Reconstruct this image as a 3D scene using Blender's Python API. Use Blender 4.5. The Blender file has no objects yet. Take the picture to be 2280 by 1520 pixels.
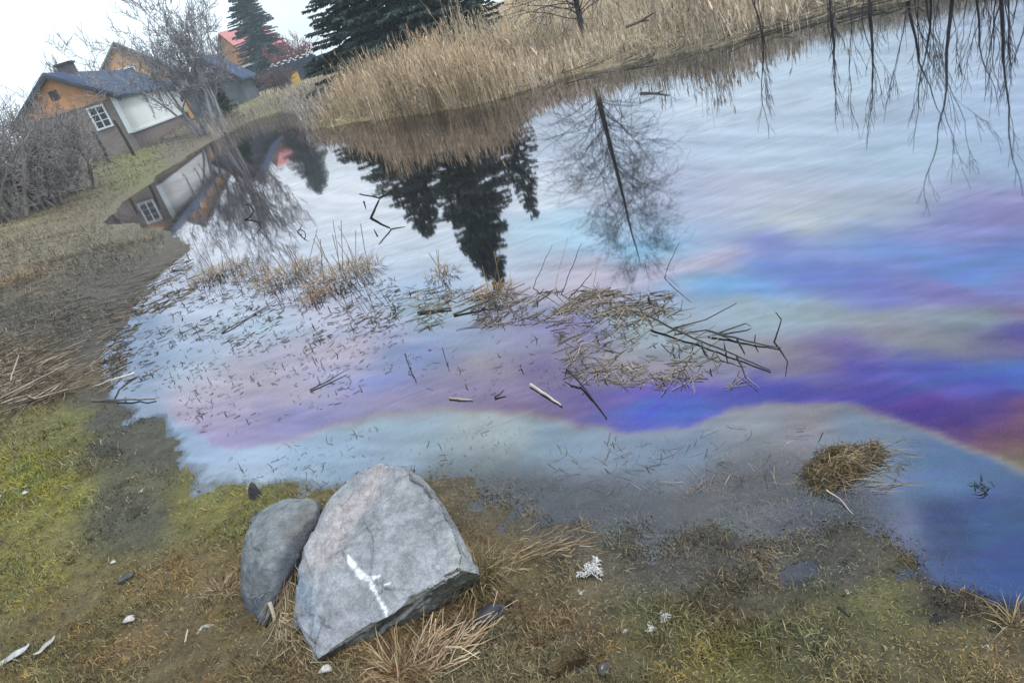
import bpy, bmesh, math, random
import numpy as np
from mathutils import Vector, Matrix, noise as mnoise
rng = np.random.default_rng(7)
random.seed(7)
SC = bpy.context.scene
COL = SC.collection

# ------------------------------------------------------------------ camera
H = 1.75                                   # eye height above the water (z = 0)
FPX, NAD = 1584.0, (2230.0, 4050.0)        # focal length and nadir in photo pixels (2280 x 1520)
_dx, _dy = NAD[0]-1140, NAD[1]-760
_d = math.hypot(_dx, _dy); _s, _c = _dx/_d, _dy/_d
TH = math.atan(FPX/_d)
CF = np.array([0, math.cos(TH), -math.sin(TH)])
_R0 = np.array([1., 0, 0]); _U0 = np.array([0, math.sin(TH), math.cos(TH)])
CR = _c*_R0 - _s*_U0; CU = _s*_R0 + _c*_U0
cd = bpy.data.cameras.new('camera'); cam = bpy.data.objects.new('camera', cd); COL.objects.link(cam)
cd.sensor_width = 36; cd.lens = FPX/2280*36; cd.clip_start = 0.05; cd.clip_end = 3000
cam.matrix_world = Matrix(((CR[0], CU[0], -CF[0], 0), (CR[1], CU[1], -CF[1], 0), (CR[2], CU[2], -CF[2], H), (0, 0, 0, 1)))
SC.camera = cam

# ------------------------------------------------------------------ sky and sun (overcast, thin cloud)
SUN_EL, SUN_AZ = math.radians(56), math.radians(125)     # azimuth from +Y towards +X
w = bpy.data.worlds.new('World'); SC.world = w; w.use_nodes = True
nt = w.node_tree; nt.nodes.clear()
def N(t, ty, **kw):
    n = t.nodes.new(ty)
    for k, v in kw.items():
        if k.startswith('i_'): n.inputs[int(k[2:]) if k[2:].isdigit() else k[2:].replace('_', ' ')].default_value = v
        else: setattr(n, k, v)
    return n
sky = N(nt, 'ShaderNodeTexSky', sky_type='NISHITA', sun_disc=False, sun_elevation=SUN_EL, sun_rotation=SUN_AZ, altitude=50, air_density=1.0, dust_density=1.5, ozone_density=1.0)
b1 = N(nt, 'ShaderNodeBackground', i_1=0.10); nt.links.new(sky.outputs[0], b1.inputs[0])
b2 = N(nt, 'ShaderNodeBackground', i_0=(0.80, 0.92, 1.0, 1), i_1=1.05)
tc = N(nt, 'ShaderNodeTexCoord')
mp = N(nt, 'ShaderNodeMapping'); mp.inputs['Scale'].default_value = (1.6, 1.6, 3.4)
nz = N(nt, 'ShaderNodeTexNoise', i_Scale=1.7, i_Detail=5.0, i_Roughness=0.55)
cr = N(nt, 'ShaderNodeMapRange', i_1=0.34, i_2=0.66, i_3=0.62, i_4=0.97)
nt.links.new(tc.outputs['Generated'], mp.inputs[0]); nt.links.new(mp.outputs[0], nz.inputs['Vector']); nt.links.new(nz.outputs[0], cr.inputs[0])
ms = N(nt, 'ShaderNodeMixShader'); out = N(nt, 'ShaderNodeOutputWorld')
nt.links.new(cr.outputs[0], ms.inputs[0]); nt.links.new(b1.outputs[0], ms.inputs[1]); nt.links.new(b2.outputs[0], ms.inputs[2]); nt.links.new(ms.outputs[0], out.inputs[0])
sd_ = bpy.data.lights.new('sun', 'SUN'); sd_.energy = 1.5; sd_.angle = math.radians(14); sd_.color = (1, 0.98, 0.95)
sun = bpy.data.objects.new('sun', sd_); COL.objects.link(sun)
_sv = Vector((math.sin(SUN_AZ)*math.cos(SUN_EL), math.cos(SUN_AZ)*math.cos(SUN_EL), math.sin(SUN_EL)))
sun.rotation_euler = _sv.to_track_quat('Z', 'Y').to_euler(); sun.location = (0, 0, 30)
SC.view_settings.view_transform = 'Standard'; SC.view_settings.look = 'None'; SC.view_settings.exposure = 0.62; SC.view_settings.gamma = 1
SC.render.engine = 'CYCLES'
SC.cycles.max_bounces = 6; SC.cycles.transparent_max_bounces = 12; SC.cycles.caustics_reflective = False; SC.cycles.caustics_refractive = False
SC.cycles.use_denoising = True

# ------------------------------------------------------------------ helpers
def ray(px, py): return CF*FPX + CR*(px-1140) - CU*(py-760)
def P(px, py, z=0.0):                       # photo pixel -> point on the level z
    d = ray(px, py); t = (z-H)/d[2]; return np.array([d[0]*t, d[1]*t, z])
def PD(px, py, D):                          # photo pixel -> point at ground distance D
    d = ray(px, py); t = D/math.hypot(d[0], d[1]); return np.array([d[0]*t, d[1]*t, H+d[2]*t])
def pol(az, D, z=0.0):
    a = math.radians(az); return np.array([D*math.sin(a), D*math.cos(a), z])
def proj(v):                                # points (N,3) -> map coordinates of the photo
    q = np.asarray(v, float) - np.array([0, 0, H]); wz = np.maximum(q@CF, 1e-3)
    return np.stack([1140+FPX*(q@CR)/wz, 760-FPX*(q@CU)/wz], -1)
_perm = rng.permutation(512)
def _h(ix, iy, seed): return _perm[(_perm[(ix+seed*17) & 511] + iy) & 511]/511.0
def vnoise(x, y, seed=0):
    ix = np.floor(x).astype(int); iy = np.floor(y).astype(int); fx = x-ix; fy = y-iy
    fx = fx*fx*(3-2*fx); fy = fy*fy*(3-2*fy)
    a = _h(ix, iy, seed); b = _h(ix+1, iy, seed); c = _h(ix, iy+1, seed); d = _h(ix+1, iy+1, seed)
    return (a*(1-fx)+b*fx)*(1-fy)+(c*(1-fx)+d*fx)*fy - 0.5
def fbm(x, y, seed=0, o=4):
    s = 0; a = 1.0
    for k in range(o): s = s+a*vnoise(x*2**k+13.7*k, y*2**k+7.1*k, seed+k); a *= 0.5
    return s
def sstep(a, b, x): t = np.clip((x-a)/(b-a), 0, 1); return t*t*(3-2*t)
def tag(o, label=None, cat=None, group=None, kind=None):
    if label: o['label'] = label
    if cat: o['category'] = cat
    if group: o['group'] = group
    if kind: o['kind'] = kind
    return o
def empty(name, loc):
    o = bpy.data.objects.new(name, None); COL.objects.link(o); o.location = loc; o.empty_display_size = 0.1; return o
def fmesh(name, v, tris, mat, cols=None, smooth=False, parent=None):
    v = np.asarray(v, np.float32); tris = np.asarray(tris, np.int32)
    if parent is not None: v = v - np.array(parent.location, np.float32)
    k = tris.shape[1]
    m = bpy.data.meshes.new(name); m.vertices.add(len(v)); m.vertices.foreach_set('co', v.ravel())
    m.loops.add(tris.size); m.loops.foreach_set('vertex_index', tris.ravel())
    m.polygons.add(len(tris)); m.polygons.foreach_set('loop_start', np.arange(0, tris.size, k, dtype=np.int32))
    m.polygons.foreach_set('use_smooth', np.full(len(tris), smooth))
    m.update(calc_edges=True)
    if cols is not None:
        cols = np.asarray(cols, np.float32)
        if cols.shape[1] == 3: cols = np.hstack([cols, np.ones((len(cols), 1), np.float32)])
        a = m.color_attributes.new('Col', 'FLOAT_COLOR', 'POINT'); a.data.foreach_set('color', cols.ravel())
    m.materials.append(mat)
    o = bpy.data.objects.new(name, m); COL.objects.link(o)
    if parent is not None: o.parent = parent
    return o
class Acc:                                  # collects triangles with colours
    def __init__(s): s.v = []; s.f = []; s.c = []; s.n = 0
    def add(s, v, f, c):
        s.v.append(v); s.f.append(f+s.n); s.c.append(c); s.n += len(v)
    def build(s, name, mat, parent=None, smooth=False):
        return fmesh(name, np.vstack(s.v), np.vstack(s.f), mat, np.vstack(s.c), smooth, parent)
    def tubes(s, pts, rad, col, sides=3):   # pts (N,K,3) rad (N,K) col (N,3)
        pts = np.asarray(pts, float); Nn, K, _ = pts.shape; rad = np.broadcast_to(rad, (Nn, K))
        t = np.gradient(pts, axis=1); t /= np.linalg.norm(t, axis=2, keepdims=True)+1e-9
        ref = np.where(np.abs(t[:, :, 2:3]) > 0.9, np.array([1., 0, 0]), np.array([0, 0, 1.]))
        a = np.cross(t, ref); a /= np.linalg.norm(a, axis=2, keepdims=True)+1e-9; b = np.cross(t, a)
        rings = []
        for i in range(sides):
            an = 2*math.pi*i/sides; rings.append(pts+(a*math.cos(an)+b*math.sin(an))*rad[:, :, None])
        v = np.stack(rings, 2).reshape(-1, 3)             # N,K,sides
        base = (np.arange(Nn)*K*sides)[:, None, None]
        kk = np.arange(K-1)[None, :, None]*sides; i = np.arange(sides)[None, None, :]; j = (i+1) % sides
        q = np.stack([base+kk+i, base+kk+j, base+kk+sides+j, base+kk+sides+i], -1).reshape(-1, 4)
        f = np.vstack([q[:, [0, 1, 2]], q[:, [0, 2, 3]]])
        c = np.repeat(np.asarray(col, float).reshape(Nn, 3), K*sides, 0)
        s.add(v, f, c)
    def blades(s, root, az, L, lean, W, col, curl=0.5, tipcol=None):   # 5 vertices, 3 triangles each
        n = len(root); d = np.stack([np.cos(az), np.sin(az), np.zeros(n)], 1); side = np.stack([-np.sin(az), np.cos(az), np.zeros(n)], 1)
        up = np.array([0, 0, 1.])
        l1 = lean*(1-curl*0.5); l2 = np.clip(lean*(1+curl), 0, 1.75)
        m = root+(d*np.sin(l1)[:, None]+up*np.cos(l1)[:, None])*(L*0.5)[:, None]
        t = m+(d*np.sin(l2)[:, None]+up*np.cos(l2)[:, None])*(L*0.5)[:, None]
        tw = rng.normal(0, 0.5, n); side = side*np.cos(tw)[:, None]+up*np.sin(tw)[:, None]
        Wv = np.asarray(W)[:, None] if np.ndim(W) else W
        v = np.stack([root-side*Wv/2, root+side*Wv/2, m-side*Wv*0.38, m+side*Wv*0.38, t], 1).reshape(-1, 3)
        b = (np.arange(n)*5)[:, None]
        f = np.vstack([b+np.array([[0, 1, 3]]), b+np.array([[0, 3, 2]]), b+np.array([[2, 3, 4]])])
        s.add(v, f, np.repeat(col, 5, 0))

# ------------------------------------------------------------------ materials
def mat_base(name):
    m = bpy.data.materials.new(name); m.use_nodes = True; t = m.node_tree; t.nodes.clear()
    o = N(t, 'ShaderNodeOutputMaterial'); p = N(t, 'ShaderNodeBsdfPrincipled'); t.links.new(p.outputs[0], o.inputs[0])
    return m, t, p
def mat_col(name, scale=30.0, var=0.35, rough=0.85, bump=0.0, bscale=80.0, spec=0.3):
    """colour attribute times a little noise"""
    m, t, p = mat_base(name)
    at = N(t, 'ShaderNodeAttribute', attribute_name='Col'); tcn = N(t, 'ShaderNodeTexCoord')
    nz = N(t, 'ShaderNodeTexNoise', i_Scale=scale, i_Detail=4.0); t.links.new(tcn.outputs['Object'], nz.inputs['Vector'])
    mr = N(t, 'ShaderNodeMapRange', i_1=0.3, i_2=0.7, i_3=1-var, i_4=1+var); t.links.new(nz.outputs[0], mr.inputs[0])
    vm = N(t, 'ShaderNodeVectorMath', operation='SCALE'); t.links.new(at.outputs['Color'], vm.inputs[0]); t.links.new(mr.outputs[0], vm.inputs['Scale'])
    t.links.new(vm.outputs[0], p.inputs['Base Color']); p.inputs['Roughness'].default_value = rough; p.inputs['Specular IOR Level'].default_value = spec
    if bump:
        n2 = N(t, 'ShaderNodeTexNoise', i_Scale=bscale, i_Detail=5.0); t.links.new(tcn.outputs['Object'], n2.inputs['Vector'])
        bp = N(t, 'ShaderNodeBump', i_Strength=bump, i_Distance=0.01); t.links.new(n2.outputs[0], bp.inputs['Height']); t.links.new(bp.outputs[0], p.inputs['Normal'])
    return m
def mat_plain(name, c, rough=0.8, scale=6.0, var=0.18, bump=0.15, spec=0.3, metal=0, stretch=(1, 1, 1)):
    m, t, p = mat_base(name); tcn = N(t, 'ShaderNodeTexCoord'); mpn = N(t, 'ShaderNodeMapping'); mpn.inputs['Scale'].default_value = stretch
    nz = N(t, 'ShaderNodeTexNoise', i_Scale=scale, i_Detail=6.0, i_Roughness=0.6); t.links.new(tcn.outputs['Object'], mpn.inputs[0]); t.links.new(mpn.outputs[0], nz.inputs['Vector'])
    rp = N(t, 'ShaderNodeValToRGB'); e = rp.color_ramp.elements; e[0].position = 0.28; e[1].position = 0.72
    e[0].color = (*[x*(1-var) for x in c], 1); e[1].color = (*[min(1, x*(1+var)) for x in c], 1)
    t.links.new(nz.outputs[0], rp.inputs[0]); t.links.new(rp.outputs[0], p.inputs['Base Color'])
    p.inputs['Roughness'].default_value = rough; p.inputs['Specular IOR Level'].default_value = spec; p.inputs['Metallic'].default_value = metal
    if bump:
        bp = N(t, 'ShaderNodeBump', i_Strength=bump, i_Distance=0.02); t.links.new(nz.outputs[0], bp.inputs['Height']); t.links.new(bp.outputs[0], p.inputs['Normal'])
    return m
M_GRASS = mat_col('grass_blades', 4.0, 0.3, 0.8); M_STRAW = mat_col('straw', 8.0, 0.25, 0.75)
M_WOOD = mat_col('twig_bark', 10.0, 0.3, 0.85); M_NEEDLE = mat_col('needles', 2.0, 0.35, 0.85, spec=0.15)
def mat_rock(name):
    m, t, p = mat_base(name); at = N(t, 'ShaderNodeAttribute', attribute_name='Col'); tcn = N(t, 'ShaderNodeTexCoord'); L_ = t.links.new
    n1 = N(t, 'ShaderNodeTexNoise', i_Scale=22.0, i_Detail=10.0, i_Roughness=0.72); n2 = N(t, 'ShaderNodeTexNoise', i_Scale=190.0, i_Detail=3.0); n3 = N(t, 'ShaderNodeTexNoise', i_Scale=6.5, i_Detail=12.0, i_Roughness=0.66)
    for n in (n1, n2, n3): L_(tcn.outputs['Object'], n.inputs['Vector'])
    wp = N(t, 'ShaderNodeVectorMath', operation='MULTIPLY_ADD'); wp.inputs[1].default_value = (.12, .12, .12); L_(n3.outputs['Color'], wp.inputs[0]); L_(tcn.outputs['Object'], wp.inputs[2])
    vo = N(t, 'ShaderNodeTexVoronoi', feature='DISTANCE_TO_EDGE', i_Scale=5.0); L_(wp.outputs[0], vo.inputs['Vector'])
    ck = N(t, 'ShaderNodeMapRange', i_1=0.0, i_2=0.022, i_3=0.0, i_4=1.0); L_(vo.outputs['Distance'], ck.inputs[0])
    pt = N(t, 'ShaderNodeMapRange', i_1=0.50, i_2=0.62, i_3=1.0, i_4=0.0); L_(n3.outputs[0], pt.inputs[0])           # cracks only in places
    cm = N(t, 'ShaderNodeMath', operation='MAXIMUM'); L_(ck.outputs[0], cm.inputs[0]); L_(pt.outputs[0], cm.inputs[1])
    a1 = N(t, 'ShaderNodeMapRange', i_1=0.32, i_2=0.68, i_3=0.62, i_4=1.38); L_(n1.outputs[0], a1.inputs[0]); a2 = N(t, 'ShaderNodeMapRange', i_1=0.3, i_2=0.7, i_3=0.8, i_4=1.2); L_(n2.outputs[0], a2.inputs[0]); a3 = N(t, 'ShaderNodeMapRange', i_1=0, i_2=1, i_3=0.55, i_4=1.0); L_(cm.outputs[0], a3.inputs[0])
    m1 = N(t, 'ShaderNodeMath', operation='MULTIPLY'); L_(a1.outputs[0], m1.inputs[0]); L_(a2.outputs[0], m1.inputs[1]); m2 = N(t, 'ShaderNodeMath', operation='MULTIPLY'); L_(m1.outputs[0], m2.inputs[0]); L_(a3.outputs[0], m2.inputs[1])
    vm = N(t, 'ShaderNodeVectorMath', operation='SCALE'); L_(at.outputs['Color'], vm.inputs[0]); L_(m2.outputs[0], vm.inputs['Scale']); L_(vm.outputs[0], p.inputs['Base Color']); p.inputs['Roughness'].default_value = .82
    b1 = N(t, 'ShaderNodeBump', i_Strength=0.75, i_Distance=0.05); L_(n3.outputs[0], b1.inputs['Height']); b2 = N(t, 'ShaderNodeBump', i_Strength=0.6, i_Distance=0.012); L_(n1.outputs[0], b2.inputs['Height']); L_(b1.outputs[0], b2.inputs['Normal'])
    b3 = N(t, 'ShaderNodeBump', i_Strength=0.5, i_Distance=0.008); L_(cm.outputs[0], b3.inputs['Height']); L_(b2.outputs[0], b3.inputs['Normal']); L_(b3.outputs[0], p.inputs['Normal']); return m
M_ROCK = mat_rock('granite')

# ------------------------------------------------------------------ the lie of the land
SHORE_PX = [(2420, 1500), (2280, 1405), (2050, 1335), (1950, 1225), (1890, 1215), (1830, 1230), (1720, 1250), (1600, 1240), (1480, 1250), (1330, 1215), (1200, 1165), (1090, 1130), (990, 1085), (700, 1105), (590, 1112), (480, 1100),
            (385, 1060), (340, 960), (230, 900), (215, 830), (240, 760), (300, 690), (330, 620), (405, 560), (392, 512), (240, 492), (285, 440), (350, 392), (420, 345), (480, 308), (560, 268), (640, 243), (688, 250),
            (728, 285), (800, 268), (880, 262), (960, 250), (1050, 236), (1130, 215), (1210, 186), (1300, 160), (1450, 128), (1600, 103), (1700, 72), (1800, 50), (1900, 24), (2000, 5), (2140, -28), (2280, -62)]
SH = np.array([P(*q)[:2] for q in SHORE_PX] + [[14, 8.5], [19, 4], [20, -4], [9, -6], [3.4, -1.2]])
def sdist(x, y):
    """signed distance to the shore: positive on land"""
    d2 = np.full(x.shape, 1e9); ins = np.zeros(x.shape, bool); n = len(SH)
    for i in range(n):
        ax, ay = SH[i]; bx, by = SH[(i+1) % n]; ex, ey = bx-ax, by-ay
        t = np.clip(((x-ax)*ex+(y-ay)*ey)/(ex*ex+ey*ey+1e-12), 0, 1)
        d2 = np.minimum(d2, (x-ax-t*ex)**2+(y-ay-t*ey)**2)
        c = ((ay > y) != (by > y))
        with np.errstate(divide='ignore', invalid='ignore'): xi = ax+(y-ay)*ex/(ey if ey else 1e-12)
        ins ^= c & (x < xi)
    d = np.sqrt(d2); return np.where(ins, -d, d)
PITS = [(1282, 1490, .062, .10), (1098, 1378, .05, .06), (1785, 1275, .05, .028), (292, 1285, .05, .06), (310, 1150, .05, .05), (590, 1405, .06, .05)]
PITS = [(*P(a, b)[:2], r, d) for a, b, r, d in PITS]
HUM = P(1872, 1035)
def terr(x, y):
    x = np.asarray(x, float); y = np.asarray(y, float)
    r = np.hypot(x, y); az = np.degrees(np.arctan2(x, y))
    s = sdist(x, y)+0.10*fbm(x*2.2, y*2.2, 3)*sstep(0.5, 2, r)+0.5*fbm(x*.5, y*.5, 5)*sstep(6, 14, r)
    near = 0.004+0.085*(1-np.exp(-(np.maximum(s, 0)/0.7)**1.4))
    left = 0.02+0.85*(1-np.exp(-np.maximum(s, 0)/4.5))
    right = 0.05+1.75*(1-np.exp(-np.maximum(s, 0)/9.0))
    kf = sstep(5, 11, r); kr = sstep(-7, -1, az)
    land = near*(1-kf)+kf*(left*(1-kr)+right*kr)
    slope = 0.020+0.12*sstep(3.2, 9, r)
    rb = sstep(0.55, 0.95, x)*(1-sstep(1.2, 1.9, y))     # the deeper bay at the near right
    wet = -np.minimum(0.011*sstep(0, .22, -s)+(slope+0.25*rb)*np.maximum(-s, 0), 0.7)
    z = np.where(s > 0, land, wet+0.004*np.exp(-np.maximum(-s, 0)/.1))
    dn = 1-sstep(8, 20, r)
    z = z+dn*(0.018*fbm(x*5, y*5, 11, 3)+0.018*fbm(x*22, y*22, 21, 3)*sstep(-.1, .5, s)+.005*fbm(x*22, y*22, 21, 3))*(0.5+0.5*sstep(-.6, .3, s))
    z = z+(1-dn)*0.10*fbm(x*.8, y*.8, 31, 4)*sstep(-.2, 1.5, s)
    for px, py, rr, dd in PITS: z = z-dd*np.exp(-((((x-px)**2+((y-py)*1.3)**2)/rr**2)*(1+1.6*fbm(x*11, y*11, 47, 3)))**2)
    z = z+0.045*np.exp(-((x-HUM[0])**2+((y-HUM[1])*1.25)**2)/0.10**2*(1+1.2*fbm(x*9, y*9, 43, 3)))*(1+1.2*fbm(x*14, y*14, 41, 3))
    return z
def T1(p): return float(terr(np.array([p[0]]), np.array([p[1]]))[0])
def polar(az, rr):
    A, R = np.meshgrid(np.radians(az), rr, indexing='ij'); return (R*np.sin(A)).ravel(), (R*np.cos(A)).ravel()
def gridfaces(na, nr, wrap=False):
    i = np.arange(na if wrap else na-1)[:, None]; j = np.arange(nr-1)[None]
    i2 = (i+1) % na
    return np.stack([i*nr+j, i*nr+j+1, i2*nr+j+1, i2*nr+j], -1).reshape(-1, 4)
def idw(ctrl, pos, vals, power=4, sx=1.0, sy=1.0):
    num = np.zeros((len(pos), vals.shape[1])); den = np.zeros(len(pos))
    for c, v in zip(ctrl, vals):
        d2 = ((pos[:, 0]-c[0])*sx)**2+((pos[:, 1]-c[1])*sy)**2+60.0
        wt = d2**(-power/2); num += wt[:, None]*v; den += wt
    return num/den[:, None]
def lin(c): c = np.asarray(c, float)/255; return np.where(c <= .04045, c/12.92, ((c+.055)/1.055)**2.4)

# ground sheet; its own colour (moss, mud, dead grass) varies from place to place
GC = [((100, 1100), (.102, .104, .020)), ((50, 1250), (.100, .092, .027)), ((200, 1400), (.085, .068, .030)), ((300, 1000), (.040, .040, .034)), ((270, 930), (.036, .035, .032)), ((150, 960), (.080, .078, .024)), ((430, 1130), (.092, .088, .024)), ((300, 1150), (.045, .045, .034)),
      ((500, 1300), (.095, .070, .034)), ((400, 1480), (.080, .060, .030)), ((850, 1500), (.085, .060, .034)), ((1150, 1260), (.085, .066, .034)), ((1250, 1200), (.052, .048, .046)), ((1200, 1400), (.080, .060, .036)), ((1500, 1250), (.045, .044, .045)),
      ((1500, 1400), (.062, .058, .028)), ((1650, 1480), (.075, .070, .026)), ((1300, 1080), (.050, .049, .052)), ((1650, 1060), (.064, .056, .052)), ((1850, 1230), (.044, .042, .040)), ((1600, 1330), (.050, .047, .036)), ((1700, 1200), (.046, .044, .046)), ((1950, 1350), (.068, .066, .030)), ((1850, 1450), (.058, .055, .030)), ((2150, 1300), (.030, .026, .022)), ((2150, 1460), (.070, .062, .030)), ((2250, 1480), (.080, .062, .035)),
      ((1900, 1020), (.085, .065, .035)), ((1400, 800), (.03, .03, .025)), ((2000, 700), (.02, .02, .02)), ((600, 800), (.04, .035, .03)), ((300, 640), (.036, .033, .033)), ((200, 660), (.038, .034, .032)), ((100, 640), (.060, .050, .040)), ((120, 560), (.062, .056, .044)), ((60, 480), (.10, .095, .060)), ((300, 375), (.060, .064, .030)), ((200, 430), (.056, .050, .036)), ((400, 330), (.058, .050, .042)), ((120, 470), (.056, .050, .038)),
      ((250, 480), (.060, .054, .044)), ((330, 560), (.042, .038, .034)), ((100, 750), (.036, .032, .029)), ((190, 750), (.034, .031, .030)), ((100, 860), (.070, .055, .038)), ((450, 280), (.058, .052, .046)), ((600, 210), (.10, .095, .060)), ((520, 240), (.085, .085, .045)), ((900, 200), (.12, .085, .045)), ((1300, 60), (.13, .11, .085)), ((1600, 50), (.10, .088, .070)), ((1900, 0), (.09, .078, .065)), ((1100, 100), (.13, .10, .065))]
gctrl = np.array([g[0] for g in GC], float); gval = np.array([g[1] for g in GC])
azs = np.concatenate([np.linspace(-180, -64, 40)[:-1], np.linspace(-64, 64, 470), np.linspace(64, 180, 40)[1:-1]])
rrs = np.concatenate([[0.02, .2, .4, .6], np.geomspace(0.7, 60, 430), np.geomspace(62, 400, 24)])
gx, gy = polar(azs, rrs); gz = terr(gx, gy)
gv = np.stack([gx, gy, gz], 1)
def ground_col(v):
    q = proj(np.stack([v[:, 0], v[:, 1], np.zeros(len(v))], 1)); q = np.clip(q, [-400, -250], [2700, 1800])
    q = q+np.stack([60*fbm(v[:, 0]*3, v[:, 1]*3, 51), 60*fbm(v[:, 0]*3, v[:, 1]*3, 61)], 1)
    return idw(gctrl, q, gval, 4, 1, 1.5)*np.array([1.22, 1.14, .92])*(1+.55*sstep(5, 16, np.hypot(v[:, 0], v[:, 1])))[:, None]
gcol = ground_col(gv); _sd = sdist(gx, gy); _k = (sstep(-.05, -.6, _sd)*sstep(3.2, 5.5, np.hypot(gx, gy)))[:, None]; gcol = gcol*(1-_k)+_k*np.array([.018, .018, .016])
mg, t, p = mat_base('ground_soil')
at = N(t, 'ShaderNodeAttribute', attribute_name='Col'); tcn = N(t, 'ShaderNodeTexCoord')
n1 = N(t, 'ShaderNodeTexNoise', i_Scale=9.0, i_Detail=8.0, i_Roughness=0.7); n2 = N(t, 'ShaderNodeTexNoise', i_Scale=70.0, i_Detail=6.0, i_Roughness=0.75)
for n in (n1, n2): t.links.new(tcn.outputs['Object'], n.inputs['Vector'])
m1 = N(t, 'ShaderNodeMapRange', i_1=0.3, i_2=0.7, i_3=0.6, i_4=1.8); m2 = N(t, 'ShaderNodeMapRange', i_1=0.3, i_2=0.7, i_3=0.5, i_4=1.6)
t.links.new(n1.outputs[0], m1.inputs[0]); t.links.new(n2.outputs[0], m2.inputs[0])
mm = N(t, 'ShaderNodeMath', operation='MULTIPLY'); t.links.new(m1.outputs[0], mm.inputs[0]); t.links.new(m2.outputs[0], mm.inputs[1])
vm = N(t, 'ShaderNodeVectorMath', operation='SCALE'); t.links.new(at.outputs['Color'], vm.inputs[0]); t.links.new(mm.outputs[0], vm.inputs['Scale'])
t.links.new(vm.outputs[0], p.inputs['Base Color']); p.inputs['Roughness'].default_value = 0.75
bp = N(t, 'ShaderNodeBump', i_Strength=0.9, i_Distance=0.02); t.links.new(n2.outputs[0], bp.inputs['Height']); t.links.new(bp.outputs[0], p.inputs['Normal'])
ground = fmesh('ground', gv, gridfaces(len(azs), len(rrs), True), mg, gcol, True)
tag(ground, 'wet mossy meadow and muddy banks around the pond', 'ground', kind='structure')

# ------------------------------------------------------------------ pond with an oil film
FILM = [  # (map position, film colour)
    ((600, 420), (235, 240, 250)), ((760, 440), (235, 240, 250)), ((900, 500), (225, 235, 245)), ((700, 560), (215, 228, 242)), ((500, 540), (225, 232, 245)), ((400, 620), (205, 215, 235)),
    ((1250, 520), (165, 215, 240)), ((1180, 420), (215, 228, 245)), ((1600, 220), (205, 225, 242)), ((1350, 350), (200, 220, 245)), ((1700, 330), (195, 222, 242)), ((1900, 180), (200, 225, 242)), ((2200, 250), (175, 205, 238)), ((2000, 350), (180, 212, 235)), ((2250, 380), (165, 200, 232)),
    ((1700, 440), (200, 205, 220)), ((1560, 430), (185, 195, 225)), ((1780, 500), (195, 205, 205)), ((1950, 460), (188, 200, 215)), ((2260, 470), (160, 150, 215)), ((2150, 505), (145, 150, 215)),
    ((2000, 545), (110, 150, 220)), ((1450, 560), (140, 205, 240)), ((1560, 585), (205, 190, 205)), ((1720, 560), (135, 150, 220)), ((1700, 600), (105, 145, 220)), ((2150, 600), (95, 145, 220)), ((2260, 560), (100, 140, 215)), ((1580, 640), (105, 180, 230)), ((1700, 645), (105, 165, 228)), ((1850, 620), (100, 128, 215)), ((1950, 650), (110, 120, 205)),
    ((2120, 648), (135, 120, 195)), ((2260, 625), (120, 135, 205)), ((1650, 690), (160, 185, 195)), ((1800, 690), (155, 178, 185)), ((1950, 695), (150, 158, 160)), ((2010, 740), (140, 138, 150)), ((2150, 700), (140, 165, 165)), ((2080, 760), (140, 148, 150)), ((2260, 690), (140, 120, 165)), ((2260, 745), (95, 75, 175)), ((2160, 770), (125, 120, 150)),
    ((1700, 770), (158, 155, 160)), ((1800, 800), (140, 128, 150)), ((1900, 790), (118, 95, 175)), ((1900, 830), (90, 78, 185)), ((2050, 820), (78, 88, 195)), ((2250, 835), (55, 115, 215)), ((2120, 850), (60, 95, 205)), ((1600, 870), (85, 80, 190)), ((1450, 925), (55, 100, 215)), ((1540, 905), (60, 95, 210)), ((1720, 870), (75, 70, 190)),
    ((1900, 880), (75, 65, 180)), ((2030, 920), (80, 50, 165)), ((2150, 920), (75, 50, 160)), ((2170, 955), (85, 45, 130)), ((2230, 985), (135, 95, 100)), ((2270, 920), (140, 90, 110)), ((2275, 1030), (125, 118, 92)), ((2200, 880), (95, 65, 175)),
    ((1300, 890), (120, 98, 185)), ((1330, 930), (110, 95, 190)), ((1200, 920), (150, 115, 165)), ((1150, 870), (160, 130, 185)), ((1060, 800), (180, 165, 175)), ((1100, 840), (170, 150, 175)), ((1220, 820), (135, 115, 185)), ((950, 790), (120, 155, 225)), ((1000, 750), (150, 180, 220)), ((850, 850), (125, 145, 228)), ((960, 880), (165, 145, 190)), ((820, 900), (165, 150, 200)), ((700, 915), (140, 140, 222)), ((600, 950), (155, 145, 215)),
    ((560, 975), (160, 145, 210)), ((480, 920), (195, 175, 210)), ((430, 870), (200, 190, 212)), ((600, 870), (200, 182, 200)), ((520, 830), (205, 195, 210)), ((750, 790), (205, 185, 210)), ((850, 720), (190, 190, 228)), ((720, 690), (205, 200, 225)), ((600, 720), (180, 212, 236)), ((400, 790), (175, 205, 235)), ((330, 810), (185, 215, 240)), ((500, 700), (200, 215, 240)),
    ((950, 700), (165, 208, 218)), ((930, 640), (170, 205, 240)), ((1100, 600), (195, 215, 235)), ((1200, 640), (205, 190, 205)), ((1330, 640), (195, 185, 205)), ((1260, 735), (135, 118, 200)), ((1180, 740), (165, 160, 205)), ((1400, 720), (170, 190, 190)), ((1480, 760), (160, 180, 188)), ((1350, 800), (172, 162, 165)), ((1450, 830), (160, 145, 160)), ((1550, 810), (150, 148, 155)), ((1420, 870), (100, 85, 195)), ((1340, 610), (205, 190, 210)), ((1440, 630), (190, 185, 210))]
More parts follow.
